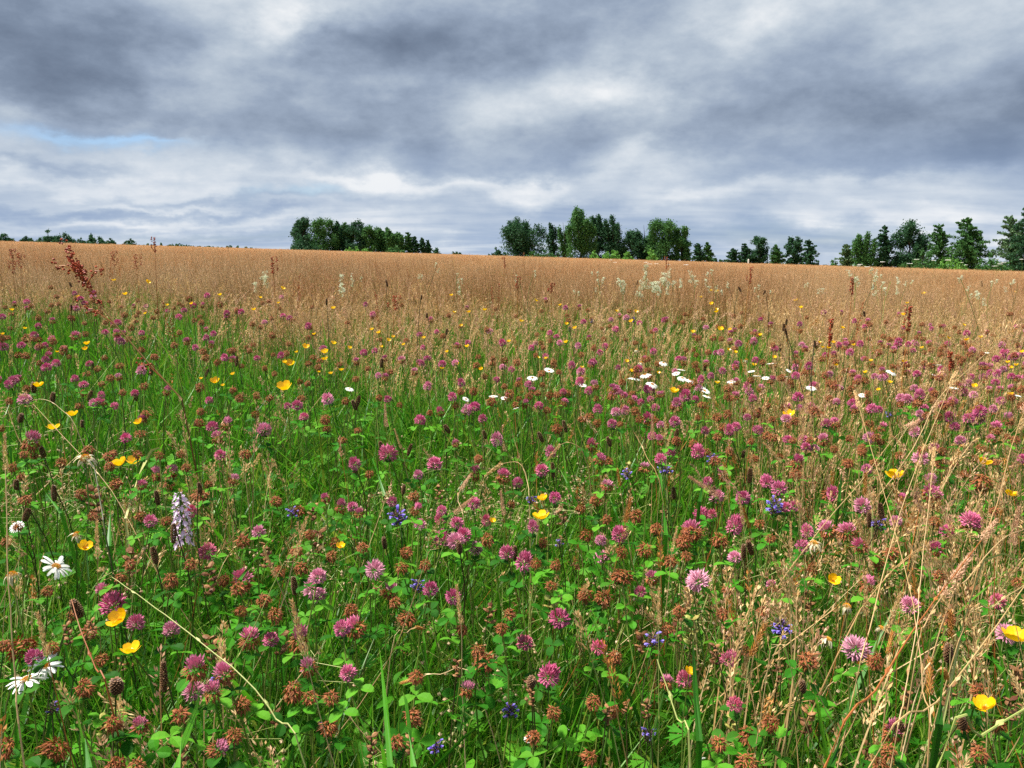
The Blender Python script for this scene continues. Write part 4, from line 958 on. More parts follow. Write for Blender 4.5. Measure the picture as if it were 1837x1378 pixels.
daisy(1484, 1149, 46, 'curled white daisy with ragged petals below the orange cone daisy', 'faded', hh=.36, face=(R(-20), R(25)))
daisy(1580, 1127, 30, 'half hidden faded daisy right of the orange cone daisy', 'faded', hh=.37, face=(R(20), R(40)))
daisy(1541, 1190, 24, 'small faded daisy under the spread pale clover', 'faded', hh=.34, face=(R(30), R(-30)))
daisy(1460, 976, 44, 'shaggy withered daisy with orange top between rusty clovers', 'shaggy', hh=.39, face=(R(15), 0))
daisy(153, 823, 54, 'dried pale daisy head with papery curled petals on a dark stalk', 'shaggy', hh=.44, face=(R(25), R(15)))
MIDD = '985,665,20 955,678,20 1045,692,16 1138,678,25 1157,672,22 1170,689,22 1190,651,17 1222,663,16 1213,671,16 1224,678,18 1238,682,18 1312,685,16 1348,667,14 1358,674,16 1374,679,16 1384,653,19 1409,676,14 1415,665,11 1455,696,19 1264,701,22 1268,711,16 1600,667,21 1711,697,18 1547,709,14 1676,655,10 1685,655,9 627,698,16 836,716,14 885,712,18 905,715,14 926,733,14 1826,709,14 1676,672,9 1770,632,9'
dl = {(955, 678): 'white daisy at the left end of the daisy band, seen from the side', (985, 665): 'white daisy above and right of the leftmost one in the band', (1045, 692): 'round white daisy with upright petals in the middle of the daisy band',
      (1190, 651): 'white daisy standing highest in the nearer daisy drift', (1384, 653): 'open white daisy with yellow eye, clearest of the right hand daisies', (1600, 667): 'ragged white daisy alone among tan grass at right', (1711, 697): 'white daisy alone at the far right beside pink clovers'}
for e in parse(MIDD):
    lb = dl.get((int(e[0]), int(e[1]))); grp = None
    if lb is None:
        z = 'in the nearer daisy drift right of centre' if 1100 < e[0] < 1250 else 'in the right hand daisy patch' if 1250 <= e[0] < 1500 else 'among pink clovers at the right' if e[0] >= 1500 else 'in the grassy strip left of the daisy drift'
        lb = 'small white daisy ' + z; grp = 'small white daisies ' + z
    daisy(e[0], e[1], e[2] * 1.0, lb, hh=.40, face=(R(random.uniform(-8, 24)), R(random.gauss(0, 14))), group=grp or 'ox-eye daisies')
for px, py, w in ((1142, 628, 15), (1150, 651, 18), (1339, 646, 18), (1312, 690, 18)): daisy(px, py, w, {1142: 'faded cream daisy high above the nearer daisy drift', 1150: 'faded cream daisy seen edge on in the nearer drift', 1339: 'faded cream daisy at the top of the right hand patch', 1312: 'faded daisy with orange cone in the right hand patch'}[px], 'faded', hh=.40, face=(R(10), 0))

# ------------------------------------------------------------------ buttercups
def buttercup(px, py, w, label, hh=.38, group='yellow buttercups', parts=False, face=None):
    P, t = ground_point(px, py, hh); s = w * t / FPX / .025
    t_, hp = stemmed('buttercup', label, 'buttercup', P, 'thin', group); face = face or (R(random.uniform(-10, 30)), R(random.gauss(0, 15)))
    hd = put('flower_head', B_CENTRE, t_, hp, (face[0], face[1], -t_.rotation_euler.z), (s, s, s))
    if parts:
        for i in range(5): put('petal', B_PETAL, hd, rot=(0, random.gauss(0, .1), i * 1.2566))
    else: put('petals', BUTTER, hd, rot=(0, 0, random.uniform(0, 6)))
HEROB = [(216, 1115, 36, 'buttercup right under the big magenta clover'), (236, 1170, 32, 'buttercup in profile below the big magenta clover'), (152, 984, 24, 'buttercup under the faded daisy with orange eye'), (216, 835, 26, 'buttercup with spread petals above the orchid, left one of two'),
    (240, 831, 24, 'buttercup above the orchid, right one of two'), (250, 759, 15, 'small buttercup left of the three pink clovers'), (130, 746, 19, 'small buttercup beside the drooping straw grass at left'), (96, 770, 21, 'flat buttercup right of the purple and brown clover'),
    (511, 699, 27, 'biggest buttercup of the left half, standing alone and open'), (611, 982, 16, 'buttercup on edge left of the clover trio'), (971, 931, 28, 'buttercup among brown clovers in the centre'), (883, 936, 12, 'tiny buttercup tucked beside a pink clover in the centre'),
    (974, 897, 18, 'buttercup behind straw grass in the centre'), (1236, 1208, 20, 'buttercup pressed against a rose red clover'), (1605, 858, 30, 'open buttercup among straw stalks at right'), (1764, 833, 24, 'buttercup above the wide brown clover at right'), (1811, 889, 22, 'buttercup near the right edge below the wide brown clover'),
    (1416, 746, 20, 'buttercup in the pink clover drift right of centre'), (1495, 1043, 22, 'buttercup above the drooping cone daisy'), (1826, 1150, 48, 'large buttercup at the right edge before a purple clover'), (1767, 1272, 38, 'large folded buttercup low at the right'),
    (386, 686, 16, 'buttercup left of the biggest buttercup'), (518, 655, 18, 'upright buttercup just above the biggest buttercup'), (68, 694, 19, 'flat buttercup at left beside a brown plantain head'), (1208, 704, 17, 'bright buttercup right of the nearer daisies')]
for px, py, w, lb in HEROB: buttercup(px, py, w, lb, parts=w >= 20, hh=.37 if py > 800 else .39)
MIDB = '225,529,13 156,618,16 153,627,13 548,624,18 583,633,18 583,646,17 572,668,8 510,651,12 360,680,9 418,672,11 400,692,9 395,530,11 102,632,9 44,590,10 5,600,9 205,504,11 265,507,12 140,534,11 261,563,9 815,561,10 841,561,12 869,557,12 827,585,9 667,592,10 705,605,9 760,607,10 724,619,9 684,623,9 598,617,13 627,625,11 612,665,13 820,654,12 863,663,11 793,662,12 593,671,11 1124,649,11 1134,667,14,20 1044,660,11 1181,670,11 979,644,10 965,642,9 1319,633,11 1353,656,13 1389,642,11 1287,688,14 1500,656,11 1475,624,11 1485,625,11 1495,615,10 1470,615,9 1531,620,10 1729,584,9 1701,607,11 1734,611,13 1759,606,11 1654,625,10 1562,648,10 1621,650,14 1553,669,11 1596,687,12 1748,694,15 1813,709,14 1823,656,11 1808,651,11 1813,660,10 1576,700,10 1276,522,9 1286,524,11 1258,534,9 1276,546,11 1285,556,10 1292,592,16 1016,582,10 1005,548,9 1310,592,9 1364,602,10'
MB_ = parse(MIDB); ML_ = near_labels([(i, 'small yellow buttercup', e[0], e[1]) for i, e in enumerate(MB_)])
for i, e in enumerate(MB_): buttercup(e[0], e[1], e[2] * .72, ML_[i], hh=random.uniform(.40, .47), group='small buttercups in the middle distance')
k = 0
while k < 34:
    px, py = random.uniform(0, 1837), random.uniform(515, 640)
    if px < 520 and py > 560: continue
    side = 'above the leaning dock' if px < 300 else 'left of centre' if px < 620 else 'below the gap between the copses' if px < 900 else 'below the middle copse' if px < 1240 else 'below the row of six trees' if px < 1500 else 'below the right hand trees'
    buttercup(px, py, random.uniform(6, 9), 'tiny distant buttercup at the tan field edge, ' + side, hh=random.uniform(.42, .50), group='tiny distant buttercups ' + side); k += 1
# ------------------------------------------------------------------ self-heal, orchid
def self_heal(px, py, w, h, label, tint, n, hh=.26, band=(0, 1)):
    P, t = ground_point(px, py, hh); s = w * t / FPX / .028
    t_, hp = stemmed('self_heal', label, 'self-heal', P, 'dark', 'self-heal flowers')
    hd = put('flower_head', SH_BRACT, t_, hp, (random.gauss(0, .12), random.gauss(0, .12), 0), (s, s, s * h / w * .9))
    for i in range(n):
        u = band[0] + (band[1] - band[0]) * (i + .5) / n; put('floret', SH_FLORET, hd, (0, 0, -.010 + .022 * u), (0, random.gauss(0, .15), i * 2.39996), color=tint)
V1, V2, V3 = '6E52C4', '5130A8', '8A74D2'
for a_ in [(713, 933, 34, 36, 'blue violet self-heal left of the trio of pink clovers', V1, 14, .30), (917, 1279, 30, 30, 'deep violet self-heal low in the grass below the tall magenta clover', V2, 12, .27), (782, 1343, 28, 28, 'dark violet self-heal at the bottom edge left of centre', V2, 11, .26),
           (1163, 1325, 28, 34, 'pale blue self-heal with a brown base near the bottom edge', V3, 8, .27, (.4, 1)), (1403, 1129, 36, 44, 'blue violet self-heal with a ring of florets and brown crown', V1, 12, .34, (.05, .6)), (1389, 914, 30, 40, 'violet self-heal among rusty clovers right of centre', V1, 12, .37),
           (1576, 945, 28, 28, 'dark self-heal with few blue florets at right', V3, 6, .36), (525, 921, 22, 20, 'small violet self-heal alone right of the orchid', V1, 8, .34), (1278, 825, 20, 20, 'blue purple self-heal touching a brown clover', V2, 9, .38),
           (1194, 845, 26, 24, 'blue self-heal above the magenta clovers right of centre', V1, 8, .37), (1126, 853, 22, 24, 'pale blue self-heal beside a yellow green rattle pod', V3, 7, .36), (1003, 977, 16, 22, 'small lilac self-heal bud below the central buttercup', V3, 5, .35),
           (952, 899, 20, 18, 'small blue violet self-heal left of straw grass in the centre', V1, 7, .36), (748, 1055, 26, 28, 'blue self-heal between a pale and a magenta clover', V1, 10, .33), (1172, 1152, 38, 30, 'brown self-heal with pale blue florets on both sides', V3, 6, .33),
           (98, 1274, 30, 28, 'browning self-heal with two violet florets at lower left', V2, 3, .30), (388, 1220, 22, 16, 'violet self-heal floret head squeezed between half withered clovers', V2, 5, .31), (570, 1305, 18, 18, 'tiny violet self-heal right of the orange brown clover', V2, 5, .27), (1595, 746, 14, 16, 'small bluish self-heal in the pink clover drift at right', V3, 6, .40),
           (1137, 575, 9, 14, 'dark purple self-heal in the green hollow under the meadowsweet', V2, 6, .42), (1062, 578, 7, 13, 'thin dark self-heal left of the green hollow', V2, 5, .42), (1022, 592, 7, 12, 'short dark self-heal left of the thin dark one', V2, 4, .42)]: self_heal(*a_)

def orchid(px, py, w, h, label):
    P, t = ground_point(px, py - h * .5, .46); s = t / FPX * h
    t_, hp = stemmed('spotted_orchid', label, 'orchid', P, 'clover', rz=1.5)
    n = 44
    for i in range(n):
        u = (i + .5) / n; an = i * 2.39996; r = (.25 * w / h) * s * (1 - .35 * u ** 3) * random.uniform(.85, 1.15); f = s / .085 * (1.0 - .22 * u) * random.uniform(.85, 1.05)
        put('floret', ORCHID, t_, hp + Vector((r * math.cos(an), r * math.sin(an), -s + s * u * .98)), (random.gauss(0, .15), random.gauss(0, .2), an + random.gauss(0, .2)), (f, f, f))
    a = Acc(); tube(a, [hp - Vector((0, 0, s)), hp - Vector((0, 0, s * .4)), hp], [.0028, .0022, .0008], 'stem', 6)
    for i in range(16): an = i * 2.4; u = i / 16; spindle(a, hp - Vector((0, 0, s * (1.35 - 1.2 * u))), (math.cos(an), math.sin(an), .5), .016, .004, m='pod' if i < 8 else 'stem')
    put('flower_spike', a.mesh('flower_spike'), t_)
    b = Acc(); 
    for i in range(3): an = i * 2.1; blade(b, (0, 0, .02), (math.cos(an), math.sin(an), 1.6), (math.cos(an), math.sin(an), -.5), .16, .016, 6, 'leaf')
    put('leaf', b.mesh('leaf'), t_)
orchid(322, 931, 40, 96, 'lilac spotted orchid spike with crowded lipped florets at lower left')

# ------------------------------------------------------------------ plantain heads
PL = [(130, 1097, 20, 42, 'tilted brown plantain head left of the big magenta clover'), (293, 1212, 15, 55, 'tall knobbly plantain head right of the white daisies'), (96, 713, 11, 20, 'dark plantain head at left under the flat buttercup'), (39, 750, 12, 18, 'tilted plantain head at the left edge above the purple clover'), (73, 811, 12, 22, 'dark plantain head left of the dried pale daisy head'),
      (96, 884, 12, 30, 'double dark plantain head between broad leaves at left'), (29, 869, 12, 20, 'dark plantain head at the left edge beside the straw stalk'), (52, 923, 14, 24, 'brown plantain head at the left above a rust clover'), (1438, 1232, 15, 26, 'narrow plantain head on a straw stalk right of the self-heal with brown crown'), (1703, 1173, 20, 38, 'big tilted plantain head near the ripe spike at right'), (1727, 1298, 18, 28, 'plantain head low at the right beside the folded buttercup'),
      (1646, 894, 16, 26, 'dark plantain head left of the half withered clover at right'), (60, 695, 12, 20, 'plantain head leaning left beside the flat buttercup'), (645, 720, 10, 22, 'dark plantain head in the strip left of the daisies'), (632, 727, 9, 20, 'reddish plantain head left of the dark one in the strip'), (685, 651, 8, 18, 'black plantain head standing in the strip of grass left of centre'), (954, 1227, 20, 26, 'knobbly pale brown plantain head below the tall magenta clover'), (206, 1232, 28, 30, 'round greyish plantain head right of the white daisies'), (526, 1050, 14, 34, 'slim plantain head between rusty clovers left of centre'), (1610, 1300, 14, 26, 'thin plantain head low at right among straw stalks')]
def plantain(px, py, w, h, label, hh, group='ribwort plantain heads'):
    P, t = ground_point(px, py - h * .45, hh); t_, hp = stemmed('ribwort_plantain', label, 'plantain', P, 'dark', group)
    sw, sh = w * t / FPX / .0088, h * t / FPX / .027; put('seed_head', random.choice(PLANT), t_, hp, (random.gauss(0, .2), random.gauss(0, .2), 0), (sw, sw, sh))
for q in PL: plantain(*q, hh=.37 if q[1] > 900 else .40)
PP_ = [(random.uniform(0, 1837), random.choice((random.uniform(495, 600), random.uniform(600, 800), random.uniform(760, 1000)))) for i in range(60)]
PB_ = near_labels([(i, 'thin dark plantain head in tan grass' if q[1] < 620 else 'small dark plantain head', *q) for i, q in enumerate(PP_)])
for i, (px, py) in enumerate(PP_):
    far = py < 620; w = max(3.5, wpx(max(py, 530)) * .5) * random.uniform(.8, 1.1)
    plantain(px, py, w, w * random.uniform(1.9, 3.0), PB_[i], random.uniform(.44, .56) if far else random.uniform(.34, .43), 'plantain heads standing in the tan grass' if far else 'small plantain heads between the clovers')

# ------------------------------------------------------------------ yellow rattle: pairs of pods up a stalk
def rattle(px, py, h, label, tone='brown', hh=.36, n=5, group='yellow rattle stalks'):
    P, t = ground_point(px, py - h * .5, hh); t_, hp = stemmed('yellow_rattle', label, 'yellow rattle', P, 'dark', group); L = h * t / FPX
    for i in range(n):
        for sd in (0, 1): f = L / n / .0105 * random.uniform(.85, 1.15); put('seed_pod', POD[tone], t_, hp - Vector((0, 0, L * i / n)), (random.gauss(0, .3), -random.uniform(.2, .7), i * 1.57 + sd * 3.14 + random.gauss(0, .2)), (f, f, f))
for q in [(477, 1003, 52, 'upright stack of rust brown rattle pods left of the orange clover'), (169, 916, 70, 'tall stack of brown rattle pods on the dark stalk left of the orchid'), (375, 1050, 60, 'dark rattle pods on a thin stalk between the long grass stem and rust clover'), (1090, 1290, 40, 'pinkish brown rattle pods low in the centre right'), (820, 1205, 36, 'dark rattle pods left of the pale pink clover ball'),
          (954, 1258, 32, 'pinkish rattle pods left of the brown clover near the bottom'), (120, 1145, 44, 'fat brown rattle pods right of the wide rust clover'), (163, 1135, 40, 'curled brown rattle pods under the tilted plantain head'), (667, 1345, 46, 'pale brown rattle pods at the bottom edge left of the dark self-heal'), (735, 1345, 40, 'rattle pods beside a bright blade at the bottom edge'), (1160, 1280, 40, 'dark rattle pods above the pale self-heal at the bottom'), (1283, 1180, 44, 'rattle pods left of the rose red clover at right')]: rattle(*q)
for q in [(1315, 1330, 84, 'yellow green rattle spike with papery pods at the bottom right', 'green', .30, 7), (1242, 1142, 60, 'yellow green rattle pods browning at the tip right of centre', 'green', .34, 5), (985, 1102, 50, 'yellow green rattle stalk left of the magenta clover', 'green', .32, 4), (182, 1318, 48, 'yellowish rattle pods at the bottom left', 'green', .28, 4), (1128, 850, 30, 'green rattle pods beside the pale blue self-heal', 'green', .35, 4)]: rattle(*q)
RP_ = [(random.uniform(0, 1837), random.uniform(880, 1360)) for i in range(26)]; RL_ = near_labels([(i, 'small brown rattle pods', *q) for i, q in enumerate(RP_)])
for i, (px, py) in enumerate(RP_): rattle(px, py, wpx(py) * random.uniform(1.1, 1.9), RL_[i], 'brown', random.uniform(.22, .34), 4, 'small rattle stalks deep in the grass')

# ------------------------------------------------------------------ docks, meadowsweet, umbels
def dock(tip, foot, dist, label, spread=1.0, tall=True):
    a = at_dist(*tip, dist); b = at_dist(*foot, dist * .92); z0 = float(terrain(b.x, b.y)); u0 = (b.z - z0)
    d = (a - b); b2 = b + Vector((.06, 0, -u0)) if u0 > 0 else b
    t_ = thing('dock_plant', label, 'dock', b2, 0, 'docks and sorrels'); A0, A1 = b - b2, a - b2
    st = Acc(); bow = Vector((-.02, 0, .012)) * spread; pts = [Vector((0, 0, 0)), A0] + [A0.lerp(A1, u) + bow * math.sin(math.pi * u) * 2 for u in (.2, .4, .6, .8, 1)]
    tube(st, pts, [.0019, .0019, .0018, .0016, .0013, .0010, .0005], 'dockstem', 5); put('stem', st.mesh('stem'), t_)
    return t_, A0, A1, bow
def seed_cluster(n, r, L, sz=.0036):
    a = Acc()
    for _ in range(n):
        u = random.random(); an = random.uniform(0, 6.28); rr = r * math.sqrt(random.random()); c = Vector((rr * math.cos(an), rr * math.sin(an), L * (u - .5))); bead(a, c, sz * random.uniform(.7, 1.2), (random.gauss(0, .4), random.gauss(0, .4), -1), sz * 1.8, 'dock')
    return a.mesh('seed_cluster')
t_, A0, A1, bow = dock((117, 437), (326, 716), 1.75, 'tall dock with a rusty red seed head leaning left across the tan field')
ax = (A1 - A0).to_track_quat('Z', 'Y').to_euler()
for u, r, n in [(.985, .008, 10), (.93, .008, 12), (.88, .008, 14), (.84, .009, 20), (.80, .012, 30), (.765, .014, 34), (.73, .012, 28), (.70, .009, 18), (.66, .008, 12), (.615, .008, 10), (.57, .008, 8), (.53, .006, 6)]:
    put('seed_cluster', seed_cluster(n, r, .034), t_, A0.lerp(A1, u) + bow * math.sin(math.pi * u) * 2, ax)
for (u, e, n) in [(.40, Vector((-.075, 0, .035)), 12), (.10, Vector((-.05, 0, .03)), 10), (.70, Vector((-.06, 0, .03)), 8), (.66, Vector((.035, 0, .03)), 8)]:
    s = A0.lerp(A1, u) + bow * math.sin(math.pi * u) * 2; a = Acc(); tube(a, [s, s + e * .6 + Vector((0, 0, .012)), s + e], [.0014, .0011, .0006], 'strawred', 4); br = put('branch', a.mesh('branch'), t_)
    for q in (.55, .8, 1.0): put('seed_cluster', seed_cluster(max(4, n // 3), .008, .02), br, s + e * q + Vector((0, 0, .006)))
def sorrel(px, py, h, w, label, dist, group='red sorrel spikes in the tan field'):
    g = at_dist(px, py - h * .5, dist); z0 = float(terrain(g.x, dist)); H = g.z - z0; t2 = thing('sorrel', label, 'sorrel', (g.x, dist, z0), random.uniform(-.3, .3), group)
    a = Acc(); tp = Vector((random.gauss(0, .02), 0, H)); tube(a, [(0, 0, 0), tp * .5, tp], [.0020, .0016, .0008], 'strawred', 4); put('stem', a.mesh('stem'), t2); L = h / FPX * dist; r = w / FPX * dist / 2
    sp = put('seed_head', seed_cluster(int(26 + h), r * .55, L * .98, .0035), t2, tp - Vector((0, 0, L * .45)))
    for i in range(2):
        s = tp * (1 - .5 * L / H * (i + 1)); e = Vector((random.choice((-1, 1)) * r * 1.2, 0, L * .4)); b = Acc(); tube(b, [s, s + e], [.001, .0005], 'strawred', 3); br = put('branch', b.mesh('branch'), t2); put('seed_cluster', seed_cluster(12, r * .3, L * .35, .0032), br, s + e)
for q in [(18, 470, 44, 12, 'thin red sorrel spike at the left edge under the skyline', 4.0), (37, 470, 30, 14, 'feathery red sorrel left of the leaning dock', 4.2), (208, 465, 26, 14, 'rusty sorrel spike right of the leaning dock', 4.4), (247, 470, 26, 16, 'branched red sorrel second to the right of the leaning dock', 4.5), (271, 440, 26, 8, 'dark hooked stalk that rises above the skyline at left', 4.2), (494, 477, 30, 12, 'red brown dock spike left of the first meadowsweet', 3.8),
          (902, 472, 20, 5, 'narrow dark red spike in the field below the middle copse', 6.0), (931, 508, 22, 10, 'short red sorrel among buttercups right of centre', 4.4), (990, 518, 18, 9, 'rusty sorrel left of the meadowsweet cluster', 4.4), (694, 545, 26, 18, 'spreading red sorrel in the strip left of centre', 3.4), (1194, 472, 20, 6, 'dark red spike above the meadowsweet cluster', 6.0), (1525, 515, 30, 5, 'single thin red stalk at right of the tan field', 3.4), (1333, 495, 30, 7, 'slim brown spike between two meadowsweets', 4.4), (1623, 575, 46, 12, 'orange red sorrel amid pale tan grass at right', 2.6), (1487, 600, 50, 6, 'thin orange spike right of the clover drift', 2.6), (1707, 650, 34, 8, 'thick dark brown seed spike at the right', 2.4)]: sorrel(*q)

def meadowsweet(px, py, w, label, dist, group='meadowsweet plants', n=3):
    P = at_dist(px, py, dist); t_, hp = stemmed('meadowsweet', label, 'meadowsweet', P, 'thin', group); s = w * dist / FPX / .088
    for i in range(n): put('flower_cluster', random.choice(CREAM), t_, hp + Vector(((i - (n - 1) / 2) * .026 * s + random.gauss(0, .006), random.gauss(0, .02), random.uniform(-.06, .01) * s * (1.3 if i else 0))), (0, random.gauss(0, .3), random.uniform(0, 6)), (s * .62, s * .62, s * .80))
MS = {(1154, 509): 'largest creamy meadowsweet head in the thick cluster right of centre', (1204, 493): 'creamy meadowsweet reaching up at the right of the thick cluster', (1162, 482): 'meadowsweet plume that stands highest over the thick cluster', (1113, 511): 'meadowsweet of two tufts left of the thick cluster', (1077, 505): 'meadowsweet at the far left of the thick cluster', (1243, 494): 'broad meadowsweet head alone right of the thick cluster', (1276, 490): 'tall narrow meadowsweet second to the right of the thick cluster',
      (469, 497): 'pair of creamy meadowsweet tufts at left of the field', (611, 505): 'fan shaped meadowsweet before the long copse', (637, 498): 'small meadowsweet right of the fan shaped one', (892, 549): 'double white meadowsweet tuft low in the centre', (1533, 492): 'meadowsweet plume at right under the pale small tree', (1565, 488): 'meadowsweet plume right of the one under the pale tree', (1738, 519): 'meadowsweet near the right edge in tan grass'}
for e in parse('1154,509,30 1166,517,24 1145,515,18 1178,515,22 1187,502,26 1196,507,24 1204,493,22 1162,482,16 1158,490,12 1113,511,20 1121,516,16 1072,493,12 1077,505,16 1072,521,12 1243,494,20 1276,490,14 1284,509,17 1308,513,14 1359,517,12 1387,525,10 1446,512,10 1480,524,14 1533,492,18 1536,502,14 1565,488,18 1570,497,12 1598,505,20 1581,513,16 1627,508,12 1723,500,14 1738,519,14 1781,507,14 1811,507,14 1826,509,12 1757,534,20 469,497,24 479,506,14 611,505,26 637,498,16 755,498,12 784,476,12 824,506,14 819,496,12 822,528,11 892,549,16 957,490,10 930,498,10 1035,525,12'):
    side = 'at left' if e[0] < 700 else 'in the middle' if e[0] < 1060 else 'by the thick cluster' if e[0] < 1230 else 'right of the thick cluster' if e[0] < 1500 else 'near the right edge'
    lb = MS.get((int(e[0]), int(e[1]))); meadowsweet(e[0], e[1], e[2] * 1.15, lb or 'small creamy meadowsweet ' + side, random.uniform(3.9, 5.2), 'meadowsweet plants' if lb else 'small meadowsweet ' + side, 3 if e[2] > 14 else 2)
def umbel(px, py, w, dist):
    P = at_dist(px, py, dist); g = P.z - float(terrain(P.x, dist)); P.z += max(0, .55 - g)
    t_, hp = stemmed('cow_parsley', 'tiny flat white umbel along the field edge before the right hand trees', 'cow parsley', P, 'thin', 'white umbels along the field edge'); a = Acc(); r = w * dist / FPX / 2
    for _ in range(22): an = random.uniform(0, 6.28); q = r * math.sqrt(random.random()); bead(a, (q * math.cos(an), q * math.sin(an), .01), r * .22, (0, 0, 1), r * .22, 'white')
    put('flower_head', a.mesh('flower_head'), t_, hp)
for i in range(26): umbel(random.choice((random.uniform(1500, 1837), random.uniform(1500, 1837), random.uniform(1030, 1250))), random.uniform(466, 481), random.uniform(5, 9), random.uniform(14, 22))

# ------------------------------------------------------------------ single grass stalks that stand out
def footing(W):
    """carries the lowest stretch on down to the ground"""
    a, b = W[0], W[1]; z0 = float(terrain(a.x, a.y)); dz = b.z - a.z
    if a.z < z0 + .02: return a.copy()
    k = min((a.z - z0) / max(dz, .02), 1.6); f = a - (b - a) * k; f.y = a.y + (f.y - a.y) * .3; f.z = float(terrain(f.x, f.y)) - .005; return f
def spline(P, n=4):
    out = []
    for i in range(len(P) - 1):
        a, b, c, d = P[max(i - 1, 0)], P[i], P[i + 1], P[min(i + 2, len(P) - 1)]
        for j in range(n):
            t = j / n; out.append(.5 * (2 * b + (c - a) * t + (2 * a - 5 * b + 4 * c - d) * t * t + (3 * b - a - 3 * c + d) * t ** 3) + Vector((random.gauss(0, .0003), random.gauss(0, .0003), 0)) * (j > 0))
    return out + [P[-1]]
def stalk(pts_px, label, mat, r, head=None, hs=1.0, hd=None, group='tall grass stalks', nod=0.0):
    """pts_px: (x, y, distance) from the foot up; the last one carries the head"""
    W = [at_dist(x, y, d) for x, y, d in pts_px]; f = W[0]; z0 = float(terrain(f.x, f.y)); foot = footing(W)
    t_ = thing('grass_stalk', label, 'grass stalk', foot, 0, group); a = Acc(); P = [w - foot for w in W]
    if f.z > z0 + .02: P = [Vector((0, 0, 0))] + P
    P = spline(P); tube(a, P, [r * .85 * (1 - .55 * i / (len(P) - 1)) for i in range(len(P))], mat, 5)
    for i in range(3, len(P) - 2, 6): spindle(a, P[i], P[i + 1] - P[i - 1] + Vector((random.gauss(0, .004), 0, 0)), .012, r * 3.2, m=mat, flat=.5)
    put('stem', a.mesh('stem'), t_)
    if head: d = (P[-1] - P[-2]).normalized() + Vector((0, 0, -nod)); put('seed_head', random.choice(GHEAD[head]), t_, P[-1], d.to_track_quat('Z', 'Y').to_euler(), (hs, hs, hs))
S_ = stalk
S_([(44, 1378, .62), (27, 1210, .64), (15, 1050, .66), (10, 842, .70)], 'long pale straw stalk standing upright at the left edge', 'straw', .0011, 'slim', .5)
S_([(548, 1376, .66), (495, 1290, .69), (439, 1218, .72), (337, 1134, .78), (262, 1078, .84), (200, 1035, .90)], 'long green grass stem slanting across the lower left', 'strawgreen', .0010, 'drop', .45)
S_([(290, 1040, 1.2), (200, 880, 1.3), (120, 790, 1.4), (60, 726, 1.5)], 'thin straw stalk leaning left behind the dried daisy head', 'straw', .0009, 'drop', .8)
S_([(199, 1010, 1.1), (180, 900, 1.15), (168, 835, 1.2)], 'dark stalk under the dried pale daisy head', 'dstem', .0018)
S_([(150, 800, 1.6), (110, 735, 1.62), (70, 716, 1.64), (20, 735, 1.66)], 'drooping straw grass arching over at the left edge', 'straw', .0010, 'drop', 1.0, nod=.4)
S_([(60, 850, 1.5), (30, 780, 1.52), (12, 730, 1.55)], 'second drooping straw grass close to the left edge', 'straw', .0010, 'drop', .8, nod=.3)
S_([(202, 1274, .72), (172, 1200, .75), (145, 1132, .78), (128, 1075, .82)], 'orange straw stalk right of the white daisies', 'strawred', .0012)
S_([(1238, 1376, .62), (1215, 1290, .66), (1179, 1183, .70)], 'yellow green bare stem with a round bud at lower right of centre', 'strawgreen', .0014)
S_([(1598, 1376, .62), (1622, 1250, .66), (1645, 1120, .70), (1652, 1038, .74), (1673, 835, .88)], 'pale stalk rising straight up at the right with a tall tip', 'straw', .0009, 'slim', .5)
S_([(1664, 1376, .62), (1655, 1240, .66), (1645, 1132, .70), (1622, 1015, .78), (1541, 730, 1.05)], 'pale stalk leaning left at the right with its foot at the bottom', 'straw', .0009, 'slim', .6)
S_([(1530, 1250, .72), (1560, 1130, .78), (1592, 1000, .88), (1640, 850, 1.0), (1705, 690, 1.2)], 'long straw stalk leaning right through the pink drift', 'straw', .0010, 'slim', .7)
S_([(1480, 1376, .60), (1570, 1240, .66), (1635, 1136, .72), (1690, 1060, .78), (1760, 970, .85)], 'thick red brown stalk slanting up at lower right', 'strawred', .0014, 'plume', .6)
S_([(1683, 1376, .50), (1760, 1320, .52), (1850, 1265, .54)], 'thick yellow green stem slanting at the bottom right corner', 'strawgreen', .0017)
S_([(1560, 1376, .6), (1680, 1260, .64), (1790, 1120, .7), (1845, 1040, .75)], 'yellowish stalk crossing the lower right corner', 'straw', .0012, 'drop', .6)
S_([(1640, 1200, .8), (1660, 1120, .82), (1690, 1070, .84)], 'big pinkish grass plume at lower right', 'straw', .0012, 'plume', .85)
S_([(1672, 1376, .66), (1670, 1300, .68), (1668, 1250, .70)], 'ripe orange spike standing at the lower right', 'straw', .0010, 'spike', .75)
S_([(1640, 1260, .7), (1680, 1205, .72), (1690, 1200, .74)], 'ripe orange spike lying level at the lower right', 'straw', .0010, 'spike', .75, nod=.3)
S_([(1590, 1250, .75), (1592, 1200, .76), (1592, 1175, .77)], 'small ripe spike below the half hidden faded daisy', 'straw', .0010, 'spike', .55)
S_([(860, 1240, .85), (790, 1210, .86), (752, 1216, .87)], 'tan spikelet lying level left of the pale pink clover ball', 'straw', .0009, 'spike', .55)
S_([(700, 1180, .9), (730, 1135, .92), (745, 1125, .94)], 'tan spikelet right of the dark withered clover', 'straw', .0009, 'spike', .5, nod=.3)
S_([(1060, 880, 1.5), (1050, 825, 1.5), (1040, 803, 1.5), (1020, 794, 1.5), (1005, 798, 1.5)], 'arched straw grass head in the centre', 'straw', .0012, 'slim', .7, nod=.8)
S_([(950, 930, 1.35), (945, 860, 1.4), (930, 830, 1.42), (900, 832, 1.45)], 'straw grass head arching left over a pink clover in the centre', 'straw', .0010, 'slim', .8, nod=.4)
S_([(1190, 900, 1.4), (1160, 820, 1.45), (1140, 780, 1.5), (1128, 757, 1.5)], 'tan grass head leaning left in the centre right', 'straw', .0011, 'drop', .8)
